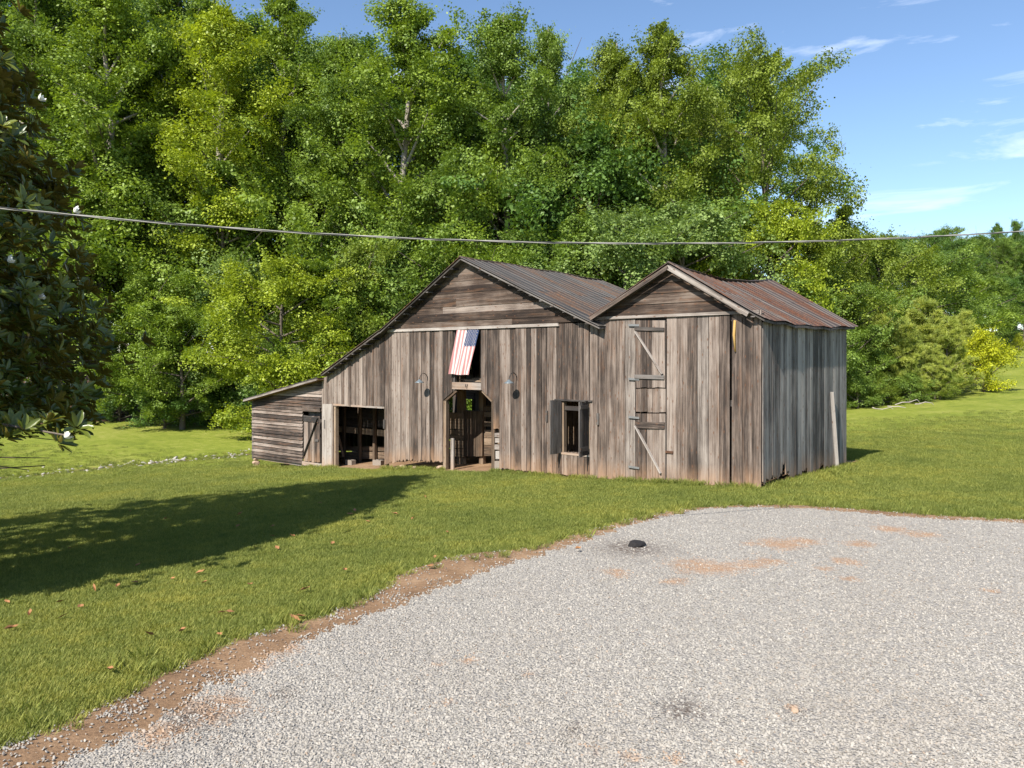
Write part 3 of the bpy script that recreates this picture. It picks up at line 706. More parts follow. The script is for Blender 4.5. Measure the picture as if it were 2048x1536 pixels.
# --- roofs
def sheet_roof(P, parent, ridge, eave, v0, v1, mat, wdt, sag, rows=2, lift=0.0, ribs=2):
    """V-crimp sheets between ridge (x,z) and eave (x,z), running v0..v1; sag(v, f) drops the surface"""
    n = max(1, round((v1 - v0) / wdt)); wv = (v1 - v0) / n; rx, rz = ridge; ex, ez = eave
    L = math.hypot(ex - rx, ez - rz); nxn = abs(rz - ez) / L; nzn = abs(ex - rx) / L; sg = 1 if ex > rx else -1
    for r in range(rows):
        f0, f1 = r / rows - (.02 if r else 0), (r + 1) / rows
        for i in range(n):
            jit = RB.uniform(-.015, .015) if r == rows - 1 else 0
            cross = []
            for q in range(ribs):
                b = q / ribs; cross += [(b, 0.0), (b + .02 / wv * .5, .022), (b + .04 / wv * .5, 0.0)]
            cross += [(1.0, 0.0), (1.0 + .014, .020)]
            Vv = []; uv = []; m_ = 5
            for a in range(m_ + 1):
                f = f0 + (f1 + jit / L - f0) * a / m_
                for c, h in cross:
                    v_ = v0 + (i + c) * wv; hh = h + .004 * (rows - r) + .003 * (i % 2) + lift - sag(v_, f)
                    Vv.append((rx + (ex - rx) * f + sg * nxn * hh, v_, rz + (ez - rz) * f + nzn * hh)); uv.append((v_, f * L))
            k = len(cross); Fc = []
            for a in range(m_):
                for c in range(k - 1):
                    q4 = (a * k + c, a * k + c + 1, (a + 1) * k + c + 1, (a + 1) * k + c)
                    Fc.append(q4 if sg < 0 else q4[::-1])
            o_ = Vv[0]; o = mesh_obj('roof_sheet', [(p[0] - o_[0], p[1] - o_[1], p[2] - o_[2]) for p in Vv], Fc, M[mat], P.root, o_, uv)
            place(P, o, parent)
def deck(P, name, ridge, eave, v0, v1, mat, sag, th=.05, drop=.03, parent=None):
    Vv = []; Fc = []; n = 10; m_ = 2
    for k in range(2):
        for i in range(n + 1):
            for a in range(m_ + 1):
                f = a / m_; v_ = v0 + (v1 - v0) * i / n
                Vv.append((ridge[0] + (eave[0] - ridge[0]) * f, v_, ridge[1] + (eave[1] - ridge[1]) * f - drop - k * th - sag(v_, f)))
    s = (n + 1) * (m_ + 1); idx = lambda k, i, a: k * s + i * (m_ + 1) + a
    for i in range(n):
        for a in range(m_):
            Fc.append((idx(0, i, a), idx(0, i + 1, a), idx(0, i + 1, a + 1), idx(0, i, a + 1))); Fc.append((idx(1, i, a), idx(1, i, a + 1), idx(1, i + 1, a + 1), idx(1, i + 1, a)))
        Fc.append((idx(0, i, 0), idx(1, i, 0), idx(1, i + 1, 0), idx(0, i + 1, 0))); Fc.append((idx(0, i, m_), idx(0, i + 1, m_), idx(1, i + 1, m_), idx(1, i, m_)))
    for i in (0, n):
        for a in range(m_): Fc.append((idx(0, i, a), idx(0, i, a + 1), idx(1, i, a + 1), idx(1, i, a)))
    o_ = Vv[0]; uv = [(p[1], p[0]) for p in Vv]
    o = mesh_obj(name, [(p[0] - o_[0], p[1] - o_[1], p[2] - o_[2]) for p in Vv], Fc, M[mat], P.root, o_, uv)
    place(P, o, parent); return o
R0, R1 = -.35, DEPTH + .3
sagM = lambda v, f: .16 * (max(0, v) / DEPTH) ** 1.3 * (1 - f) + .03 * math.sin(v * 1.1) * (1 - f) * f * 4 * .5 + .02 * math.sin(v * 2.3 + f * 3)
rf = deck(B, 'roof', apx, rr, R0 + .04, R1 - .04, 'wood_dark', sagM)
sheet_roof(B, rf, apx, rr, R0, R1, 'roof_grey', .62, sagM, rows=2)
rfl = deck(B, 'roof', apx, rl, R0 + .04, R1 - .04, 'wood_dark', sagM)
sheet_roof(B, rfl, apx, rl, R0, R1, 'roof_grey', .62, sagM, rows=1)
sag0 = lambda v, f: .015 * math.sin(v * 1.9 + f)
rf2 = deck(B, 'lean_to_roof', rl, rm, R0 + .04, R1 - .04, 'wood_dark', sag0)
sheet_roof(B, rf2, rl, rm, R0, R1, 'roof_grey', .62, sag0, rows=1)
rf3 = deck(B, 'lean_to_roof', le0, le1, R0 + .04, 5.4, 'wood', sag0)
sheet_roof(B, rf3, le0, le1, R0, 5.5, 'roof_grey', .62, sag0, rows=1)
pbeam(B, 'rake_board', (le1[0], R0 - .01, le1[1] - .05), (le0[0], R0 - .01, le0[1] - .05), .025, .075, M['wood_light'], rf3)
cap = [(apx[0], R0 - .01 + (R1 - R0 + .02) * i / 8, apx[1] + .012 - sagM(R0 + (R1 - R0) * i / 8, 0)) for i in range(9)]
ptube(B, 'ridge_cap', cap, .035, M['roof_grey'], rf, 6)
# lath ends under the main rakes
for (e0, e1, par) in ((apx, rl, rfl), (apx, rr, rf), (rl, rm, rf2)):
    L = math.hypot(e1[0] - e0[0], e1[1] - e0[1]); k = int(L / .42)
    for i in range(1, k):
        f = i / k; x_, z_ = e0[0] + (e1[0] - e0[0]) * f, e0[1] + (e1[1] - e0[1]) * f - .10 - sagM(0, f) * .3
        pbox(B, 'lath', (x_ - .06, R0 + .02 + RB.uniform(0, .08), z_ - .022), (x_ + .06, .3, z_ + .012), M['wood_dark'], 'y', par)

# ---------- tall tobacco barn
SD = 5.48
sap = Fp(1336, 526, -.28); sl = Fp(1178, 634, -.28); sr_x = .15
se_z = 4.00
zsb = Fp(1340, 630.5)[1]
sw = pbox(S, 'front_wall', (XD + .08, .06, zsb - .2), (-.05, .2, zsb - .03), M['wood_dark'], 'x')
def szb(px): return Fp(px, float(np.interp(px, [1180, 1252, 1333, 1460, 1525], [957, 961, 967, 975, 978])))[1]
sedges = [1180, 1196, 1214, 1233, 1252, 1272, 1334, 1355, 1376, 1396, 1418, 1440, 1461, 1464, 1485, 1507, 1524]
for pa, pb in zip(sedges[:-1], sedges[1:]):
    if (pa, pb) == (1272, 1334) or pb - pa < 4: continue
    mt = 'wood_light' if pa == 1252 else ('wood_light' if pa == 1396 else 'wood')
    board(S, sw, pa, pb, szb(pa), szb(pb), zsb + .03, zsb + .03, mat=mt, rag=.04, th=.03)
pbox(S, 'girt', (XD + .1, .035, 1.9), (-.05, .12, 2.05), M['wood_dark'], 'x', sw)
# doors: lower leaf, fixed panel, upper leaf
def plank_door(name, y_top, y_bot, rail_ys, brace, v=-.02):
    d_ = pbox(S, name, (fx(1273), v + .012, Fp(1300, y_bot - 1)[1]), (fx(1333), v + .03, Fp(1300, y_top + 1)[1]), M['wood_dark'], 'z')
    cs = [1273, 1284, 1296, 1307, 1320, 1333]
    for a0, b0 in zip(cs[:-1], cs[1:]):
        pprism(S, 'board', [(fx(a0) + .004, Fp(a0, y_bot)[1] + RB.uniform(0, .03)), (fx(b0) - .004, Fp(b0, y_bot)[1] + RB.uniform(0, .03)), Fp(b0 - .3, y_top), Fp(a0 + .3, y_top)], v - .02 + RB.uniform(-.004, .004), v + .01, M['wood' if name == 'lower_door' else 'wood_hi'], 'z', d_)
    for (ya, yb) in rail_ys:
        pprism(S, 'rail', [Fp(1273, yb), Fp(1332, yb + 1.5), Fp(1332, ya + 1.5), Fp(1273, ya)], v - .055, v - .026, M['wood_dark' if name == 'upper_door' else 'wood_hi'], 'x', d_)
    if brace:
        a_, b_ = Fp(*brace[0]), Fp(*brace[1]); pbeam(S, 'brace', (a_[0], v - .045, a_[1]), (b_[0], v - .045, b_[1]), .11, .028, M['wood_light'], d_)
    return d_
ud = plank_door('upper_door', 641, 776, [(654, 661), (749, 757)], ((1275, 663), (1329, 748)), -.05)
mp_ = plank_door('door_panel', 777, 825, [], None, -.015)
ldr = plank_door('lower_door', 827, 966, [(843, 856)], ((1274, 851), (1325, 946)), -.03)
for py, d_ in ((651, ud), (758, ud), (834, ldr), (933, ldr)):
    a_ = Fp(1260, py)
    pprism(S, 'strap_hinge', [(a_[0], a_[1] - .02), (a_[0] + .34, a_[1] - .035), (a_[0] + .34, a_[1] + .02), (a_[0], a_[1] + .035)], -.082, -.072, M['galv'], 'x', d_)
a_ = Fp(1341, 904); pbox(S, 'latch', (a_[0] - .12, -.06, a_[1] - .03), (a_[0] + .10, -.035, a_[1] + .03), M['rustiron'], 'x', ldr)
# gable
sg_ = pbox(S, 'gable', (XD + .5, .04, zsb + .02), (-.4, .12, zsb + .14), M['wood_dark'], 'x')
def slim(z, side):
    if side < 0: return float(np.interp(z, [sl[1], sap[1]], [sl[0], sap[0]]))
    return float(np.interp(z, [se_z + .04, sap[1]], [sr_x, sap[0]]))
pprism(S, 'band_board', [(XD - .05, zsb - .045), (-.05, zsb - .045), (-.05, zsb + .03), (XD - .05, zsb + .03)], -.08, -.03, M['wood_light'], 'x', sg_)
z0 = zsb + .035
while z0 < sap[1] - .2:
    z1 = min(z0 + RB.uniform(.24, .28), sap[1] - .12)
    xl0, xl1, xr0, xr1 = max(slim(z0, -1), XD - .05) + .06, max(slim(z1, -1), XD - .05) + .06, min(slim(z0, 1) - .1, -.06), min(slim(z1, 1) - .1, -.06)
    o = pprism(S, 'board', [(xl0, z0), (xr0, z0), (xr1, z1 + .02), (xl1, z1 + .02)], -.055, -.03, M['wood_gable'], 'x', sg_); o.rotation_euler.x = math.radians(-4)
    z0 = z1
# side, back and left walls
sside = pbox(S, 'side_wall', (-.18, .2, 1.9), (-.05, SD - .1, 2.05), M['wood_dark'], 'y')
for zz in (.35, 3.3): pbox(S, 'girt', (-.16, .2, zz), (-.05, SD - .1, zz + .12), M['wood_dark'], 'y', sside)
def side_low(f):
    return zground(0, f * SD) + .03 + .12 * max(0, math.sin(f * 31)) ** 2 + (.35 if .20 < f < .235 else 0) + (.1 if .08 < f < .2 else 0)
wall_boards(S, sside, (0, .0), (0, SD), side_low, lambda f: 3.93 + .10 * f - .05 * math.sin(math.pi * f), 'wood_side', .165, rag=.13, gap=(.003, .010), jit=.004)
pbeam(S, 'loose_board', (.06, SD * .845, -.02), (.05, SD * .775, 2.15), .12, .025, M['wood_side'], sside)
sback = pbox(S, 'back_wall', (XD + .1, SD - .12, 1.9), (-.1, SD - .03, 2.05), M['wood_dark'], 'x')
wall_boards(S, sback, (0, SD), (XD, SD), lambda f: zground(XD * f, SD) + .02, lambda f: min(3.95 + (sap[1] - 4.0) * (1 - abs(f - .5) * 2), 9), 'wood_side', .22)
sleft = pbox(S, 'left_wall', (XD + .03, .3, 1.9), (XD + .12, SD - .15, 2.05), M['wood_dark'], 'y')
wall_boards(S, sleft, (XD + .02, SD), (XD + .02, .03), lambda f: zground(XD, 1) + .02, lambda f: 3.98, 'wood_dark', .22)
sagS = lambda v, f: .20 * math.sin(math.pi * min(1, max(0, (v + .2) / (SD + .5)))) * (1 - .55 * f) + .012 * math.sin(v * 3.1 + 2 * f) + (.0 if f < .9 else .02 * math.sin(v * 5))
S0, S1 = -.28, SD + .35
srf = deck(S, 'roof', sap, (sr_x, se_z), S0 + .05, S1 - .05, 'wood_dark', sagS)
sheet_roof(S, srf, sap, (sr_x + .04, se_z - .01), S0, S1, 'roof_rust', .60, sagS, rows=2)
srl = deck(S, 'roof', sap, sl, S0 + .05, S1 - .05, 'wood_dark', sagS)
sheet_roof(S, srl, sap, sl, S0, S1, 'roof_rust', .60, sagS, rows=1)
pbeam(S, 'rake_board', (sap[0] + .02, S0 - .02, sap[1] - .10), (sl[0] + .05, S0 - .02, sl[1] - .05), .03, .10, M['wood'], srl)
pbeam(S, 'rake_board', (sap[0] - .02, S0 - .02, sap[1] - .10), (-.22, S0 - .02, se_z + .10), .03, .11, M['wood_light'], srf)
cap = [(sap[0], S0 + (S1 - S0) * i / 8, sap[1] + .012 - sagS(S0 + (S1 - S0) * i / 8, 0)) for i in range(9)]
ptube(S, 'ridge_cap', cap, .035, M['roof_rust'], srf, 6)
for i in range(1, 9):
    f = i / 9; x_ = sap[0] + (sr_x - sap[0]) * f; z_ = sap[1] + (se_z - sap[1]) * f - .11
    pbox(S, 'lath', (x_ - .05, S0 + .04, z_ - .02), (x_ + .05, .2, z_ + .012), M['wood_dark'], 'y', srf)
# rope
rp = Fp(1472, 641); ro = tube('rope', [Vector(bw(rp[0], -.06, rp[1])), Vector(bw(rp[0] - .02, -.065, rp[1] - .35)), Vector(bw(rp[0] + .01, -.06, rp[1] - .75))], [.03, .034, .018], M['rope'])
tag(ro, 'short frayed yellow rope hanging from the band of the tall barn', 'rope')

# stones under the walls
def rock_mesh(name, mat, seed, r=1.0):
    import bmesh
    bm = bmesh.new(); bmesh.ops.create_icosphere(bm, subdivisions=2, radius=r); q = random.Random(seed)
    planes = [(Vector((q.gauss(0, 1), q.gauss(0, 1), q.gauss(0, 1))).normalized(), q.uniform(.55, .9)) for _ in range(9)]
    for v in bm.verts:
        for n_, d_ in planes:
            s_ = v.co.dot(n_) - d_ * r
            if s_ > 0: v.co -= n_ * s_
    me = bpy.data.meshes.new(name); bm.to_mesh(me); bm.free(); me.materials.append(mat); return me
rk = [rock_mesh('pier_stone', M['stone'], i) for i in range(3)]
pier = empty('stone_pier', bw(XL + .12, .10, zground(XL + .12, .1) - .05), BROT)
tag(pier, 'small stacked stone pier under the lean-to corner', 'pier')
for k, (zz, s) in enumerate(((.09, (.19, .17, .11)), (.25, (.17, .16, .09)), (.38, (.15, .15, .075)))):
    link('stone', rk[k], pier, (RB.uniform(-.02, .02), 0, zz), (0, 0, k), s)
for k, (px, py, s, where) in enumerate(((800, 930, .16, 'left of the three'), (826, 932, .12, 'middle of the three'), (880, 934, .17, 'beside the aisle opening'))):
    p = Fp(px, py); o = link('foundation_stone', rk[k], None, bw(p[0], .05, zground(p[0], .05) + .06), (0, 0, k * 2.0), (s * 1.3, s, s * .6))
    tag(o, 'flat brown foundation stone under the barn boards, ' + where, 'stone', 'foundation stones of the barn')

# ------------------------------------------------------------------ flag hung in the loft opening
flag = empty('flag', bw(fx(936), -.03, zband), BROT)
tag(flag, 'faded American flag hanging in the loft opening of the barn', 'flag')
fo = Vector((fx(936), -.03, zband))
tl, tr, bl, br = [np.array(Fp(*p)) for p in ((916.5, 657), (960.5, 657), (904.5, 748), (944.5, 750))]
def cloth(s, t, lift=0.0):
    a = tl + (tr - tl) * s; b = bl + (br - bl) * s; p = a + (b - a) * t
    v = -.05 - .10 * t - (.03 * math.sin(s * 11 + t * 3.0) + .02 * math.sin(s * 23 - t * 5)) * (.25 + .75 * t) - lift
    return Vector((p[0], v, p[1] + .01 * math.sin(s * 9) * t)) - fo
def cloth_patch(name, s0, s1, t0, t1, mat, ns, nt_, lift=0.0, parent=None):
    Vv = [cloth(s0 + (s1 - s0) * i / ns, t0 + (t1 - t0) * j / nt_, lift) for j in range(nt_ + 1) for i in range(ns + 1)]
    Fc = [(j * (ns + 1) + i, (j + 1) * (ns + 1) + i, (j + 1) * (ns + 1) + i + 1, j * (ns + 1) + i + 1) for j in range(nt_) for i in range(ns)]
    return mesh_obj(name, Vv, Fc, mat, parent or flag, smooth=True)
for i in range(13):
    t0 = .385 if i >= 6 else 0.0
    cloth_patch('stripe', i / 13, (i + 1) / 13, t0, 1.0, M['flag_red' if i % 2 == 0 else 'flag_white'], 2, 14)
canton = cloth_patch('canton', 6 / 13, 1.0, 0.0, .385, M['flag_blue'], 8, 8)
for r in range(11):
    for c in range(5 if r % 2 == 0 else 4):
        sc_, tc_ = 6 / 13 + (7 / 13) * ((c + (.5 if r % 2 == 0 else 1.0)) / 5), .385 * (r + .6) / 11.2
        ce = cloth(sc_, tc_, .006); Vv = []
        for k in range(10):
            a = math.pi / 2 + k * math.pi / 5; rr_ = .025 if k % 2 == 0 else .011
            Vv.append(ce + Vector((rr_ * math.cos(a), 0, rr_ * math.sin(a))))
        mesh_obj('star', Vv, [tuple(range(10))], M['flag_white'], canton)

# ------------------------------------------------------------------ power line
wire = empty('power_line', (-40, 9.4, 8))
tag(wire, 'grey twisted overhead service cable sagging across the whole view', 'cable')
wp = [(-1200, 280), (-500, 358), (0, 413), (200, 433), (400, 452), (650, 470), (900, 481), (1150, 486.5), (1340, 487), (1540, 484), (1700, 479), (1880, 472), (2048, 463), (2600, 428), (3300, 370)]
WA, WB = np.array((-5.9, 9.3)), np.array((9.2, 14.5))                     # plan line of the span: nearer at its left end
def wire_s(px): a = (px - PCX) / FPX; D = WB - WA; return (a * WA[1] - WA[0]) / (D[0] - a * D[1])
ws = np.array([wire_s(p[0]) for p in wp[1:-2]]); wz = np.array([CAM_H + (HOR - p[1]) * (WA + (WB - WA) * q)[1] / FPX for p, q in zip(wp[1:-2], ws)])
co = np.polyfit(ws, wz, 3); wire.location = (*WA, 6)
for k, (r, mt) in enumerate(((.0058, 'cable'), (.0062, 'cable_dark'), (.0062, 'cable'))):
    pts = []
    for q in np.arange(-.45, 1.5, .0035):
        P = (WB - WA) * q; a = q * 60 + k * 2.094; pts.append((P[0], P[1] + .009 * math.cos(a), float(np.polyval(co, q)) - 6 + .009 * math.sin(a)))
    tube('strand', pts, r, M[mt], wire, 5)

# ------------------------------------------------------------------ leaf clouds
def kites(P, Nrm, size, rng, aspect=0.75):
    n = len(P); r = rng.normal(size=(n, 3)); t1 = np.cross(Nrm, r); t1 /= np.linalg.norm(t1, axis=1, keepdims=True) + 1e-9
    t2 = np.cross(Nrm, t1); s = size[:, None]
    V = np.empty((n, 4, 3)); V[:, 0] = P - t1 * s * .5; V[:, 1] = P + t2 * s * .5 * aspect + t1 * s * .05
    V[:, 2] = P + t1 * s * .5 - Nrm * s * .12; V[:, 3] = P - t2 * s * .5 * aspect + t1 * s * .05
    return V.reshape(-1, 3), np.arange(4 * n).reshape(n, 4)
def unit(v): return v / (np.linalg.norm(v, axis=1, keepdims=True) + 1e-9)
def tube_np(pts, rads, n=6):
    V, Fc = tube_data(pts, rads, n); return [tuple(v) for v in V], [f for f in Fc if len(f) == 4]
def make_tree(name, H, R, base, nlimb, nclump, nleaf, leaf, seed, shape, bark, up=(.5, 1.0), rc=(.5, 1.25)):
    """returns (trunk mesh, crown mesh). shape(t) = crown radius share at height share t of the crown"""
    rng = np.random.default_rng(seed); TV = []; TF = []
    bend = rng.normal(0, .012 * H, (7, 2)).cumsum(0) * .5; bend[0] = 0
    hz = np.linspace(0, H * .97, 7); r0 = .0115 * H + .05
    def axis_at(z): return np.array((np.interp(z, hz, bend[:, 0]), np.interp(z, hz, bend[:, 1]), z))
    def add(pts, rads, n):
        v, f = tube_np(pts, rads, n); o = len(TV); TV.extend(v); TF.extend([tuple(i + o for i in q) for q in f])
    add([axis_at(z) - (np.array((0, 0, .4)) if i == 0 else 0) for i, z in enumerate(hz)], [r0 * (1 - .93 * z / H) * (1.35 if z == 0 else 1) + .01 for z in hz], 8)
    cl = []; 
    for i in range(nlimb):
        t = (i + rng.uniform(0, 1)) / nlimb; t = t ** .9; z = H * (base + (1 - base) * t * .93); p0 = axis_at(z)
        az = i * 2.39996 + rng.normal(0, .35); L = R * shape(t) * rng.uniform(.72, 1.15); el = rng.uniform(*up) * (1 if t < .75 else 1.25)
        d = np.array((math.cos(az) * math.cos(el), math.sin(az) * math.cos(el), math.sin(el))); L = L / max(.62, math.cos(el))
        bendv = np.array((0, 0, -.10 * L)) * rng.uniform(0, 1) + rng.normal(0, .05 * L, 3)
        pts = [p0 + d * L * q + bendv * q * q for q in (0, .35, .7, 1.0)]
        add(pts, [r0 * (1 - .9 * z / H) * .5 + .02, .04 + .0014 * H, .03, .012], 5)
        k = max(2, int(round(nclump / nlimb * (.4 + 1.0 * shape(t)))))
        for j in range(k):
            q = rng.uniform(.42, 1.06); c = p0 + d * L * q + bendv * q * q
            c = c + rng.normal(0, .12 * L * (.4 + q * .6), 3) * np.array((1, 1, .7)); cl.append((c, rng.uniform(*rc) * (.75 + .35 * (1 - abs(t - .4)))))
    for j in range(max(4, nclump // 14)):
        q = rng.uniform(0, 1); cl.append((axis_at(H * (.97 - .22 * q)) + rng.normal(0, .15 + .06 * R * q, 3), rng.uniform(.4, .9)))
    C = np.array([c for c, _ in cl]); RC = np.array([r for _, r in cl]); C[:, 2] = np.maximum(C[:, 2], .5)
    per = max(8, nleaf // len(C)); idx = np.repeat(np.arange(len(C)), per); n = len(idx)
    d = unit(rng.normal(size=(n, 3))); rad = RC[idx] * rng.uniform(.1, 1, n) ** .5
    C[:, 2] = np.minimum(C[:, 2], H * .975 - rng.uniform(0, .03 * H, len(C)))
    an = np.stack([rng.uniform(.65, 1.5, len(C)), rng.uniform(.65, 1.5, len(C)), rng.uniform(.38, .85, len(C))], 1); ca = rng.uniform(0, 6.283, len(C))
    e = d * rad[:, None] * an[idx]; loose = rng.uniform(0, 1, n) < .2; e[loose] *= rng.uniform(1.0, 1.6, (loose.sum(), 1))
    tilt = rng.normal(0, .45, (len(C), 2)); e[:, 2] += e[:, 0] * tilt[idx, 0] + e[:, 1] * tilt[idx, 1]
    P = C[idx] + np.stack([e[:, 0] * np.cos(ca[idx]) - e[:, 1] * np.sin(ca[idx]), e[:, 0] * np.sin(ca[idx]) + e[:, 1] * np.cos(ca[idx]), e[:, 2]], 1)
    P[:, 2] = np.maximum(P[:, 2], .15)
    Nn = unit(d * .75 + np.array((0, 0, .65)) + rng.normal(0, .36, (n, 3)))
    V, Fq = kites(P, Nn, leaf * rng.uniform(.55, 1.5, n), rng)
    ct = rng.uniform(0, 1, len(C)); tint = np.clip(ct[idx] * .55 + rng.uniform(0, .55, n), 0, 1)
    crown = fast_mesh(name + '_crown', V, Fq, M['leaf'], tint)
    tm = bpy.data.meshes.new(name + '_trunk'); tm.from_pydata(TV, [], TF); tm.polygons.foreach_set('use_smooth', [True] * len(tm.polygons)); tm.materials.append(bark); tm.update()
    return tm, crown
poplar = lambda t: max(.10, math.sin(math.pi * min(1, .16 + .80 * t)) ** .8) * (1 - .25 * t)
round_ = lambda t: max(.18, math.sqrt(max(0, 1 - (1.9 * (t - .42)) ** 2)))
bushy = lambda t: max(.2, 1 - t ** 1.7)
TALL = [make_tree('tall', 28, 4.4, .16, 30, 215, 84000, .145, 100 + i, poplar, M['bark_pale'], up=(.55, 1.05)) for i in range(4)]
WIDE = [make_tree('wide', 24, 6.6, .20, 30, 215, 78000, .15, 140 + i, round_, M['bark_dark'], up=(.35, .95)) for i in range(2)]
UND = [make_tree('under', 11, 4.2, .05, 28, 140, 52000, .122, 200 + i, (round_, bushy, round_)[i], M['bark_dark'], up=(.2, .8), rc=(.4, 1.0)) for i in range(3)]
SHRUB = [make_tree('shrub', 4.5, 2.6, .02, 24, 75, 18000, .11, 300 + i, bushy, M['bark_dark'], up=(.1, .8), rc=(.45, .8)) for i in range(2)]
TR = random.Random(21)
def put_tree(kind, name, label, cat, px, Y, top, src, H0, W=1.0, color=(1, 1, 1), group=None, base_z=None, rz=None):
    """a tree standing at distance Y whose top shows at photo row `top`"""
    x = (px - PCX) / FPX * Y; z = float(hgt(x, Y)) if base_z is None else base_z
    h = CAM_H + (HOR - top) * Y / FPX - z; s = h / H0
    o = empty(name, (x, Y, z), TR.uniform(0, 6.28) if rz is None else rz)
    tr = link('trunk', src[0], o); cr_ = link('crown', src[1], o)
    o.scale = (s * W, s * W, s); cr_.color = (*color, 1)
    tag(o, label, cat, group); return o
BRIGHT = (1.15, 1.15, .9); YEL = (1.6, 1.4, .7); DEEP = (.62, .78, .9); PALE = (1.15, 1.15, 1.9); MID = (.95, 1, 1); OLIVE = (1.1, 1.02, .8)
tall = [  # px, distance, row of the top, variant, width, colour, label
 (-70, 60, -190, 0, 1.1, MID, 'tall tree at the far left edge behind the magnolia'),
 (70, 58, -120, 1, 1.1, MID, 'tall green tree rising behind the magnolia'),
 (205, 57, -60, 2, 1.15, BRIGHT, 'tall bright tree just right of the magnolia'),
 (330, 60, -110, 3, 1.1, MID, 'tall tree running out of the top of the picture, third from the magnolia'),
 (455, 57, -20, 0, 1.05, YEL, 'tall yellowish green tree above the lean-to side of the wood'),
 (560, 61, -25, 1, 1.0, BRIGHT, 'tall tree left of the first gap of blue sky'),
 (665, 59, 45, 2, .95, MID, 'shorter tall tree below the first gap of blue sky'),
 (810, 56, -40, 3, 1.12, BRIGHT, 'tallest bright tree behind the barn ridge, running out of the picture'),
 (930, 62, 95, 0, .95, DEEP, 'darker tall tree filling the dip behind the barn gable'),
 (1015, 56, 5, 1, 1.0, MID, 'tall narrow tree with a pale trunk right of the barn ridge'),
 (1095, 61, 25, 2, .72, MID, 'slim tall tree under the small cloud'),
 (1215, 59, 60, 3, .9, OLIVE, 'tall tree between the slim one and the twin crowns'),
 (1320, 57, 38, 0, .95, OLIVE, 'tall pointed tree above the gable of the tall barn'),
 (1420, 64, 150, 2, .8, OLIVE, 'tall tree half hidden left of the wide sky-edged tree')]
for px, Y, top, k, W, c, lb in tall: put_tree('t', 'tall_tree', lb, 'tree', px, Y, top, TALL[k], 28, W, c, 'tall trees of the wood')
put_tree('w', 'wide_tree', 'wide open tree with sky showing through, at the right end of the wood', 'tree', 1535, 58, 92, WIDE[0], 24, .84, OLIVE, 'tall trees of the wood')
back = [(10, 70, -60, 1), (130, 72, -40, 2), (265, 70, -30, 3), (400, 72, 20, 0), (510, 74, 30, 1), (610, 72, 70, 2), (745, 72, 60, 3), (880, 74, 110, 0), (970, 72, 120, 1), (1150, 74, 150, 2), (1270, 73, 140, 3), (1380, 74, 215, 0), (-160, 66, -100, 2)]
for i, (px, Y, top, k) in enumerate(back):
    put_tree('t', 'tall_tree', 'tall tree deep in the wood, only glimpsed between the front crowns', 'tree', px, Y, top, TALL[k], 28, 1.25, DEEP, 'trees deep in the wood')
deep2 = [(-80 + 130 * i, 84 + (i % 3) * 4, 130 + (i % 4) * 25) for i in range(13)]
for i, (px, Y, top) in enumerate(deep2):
    put_tree('t', 'wide_tree', 'tree deep in the wood, only glimpsed between the front crowns', 'tree', px, Y, top, WIDE[i % 2], 24, 1.15, DEEP, 'trees deep in the wood')
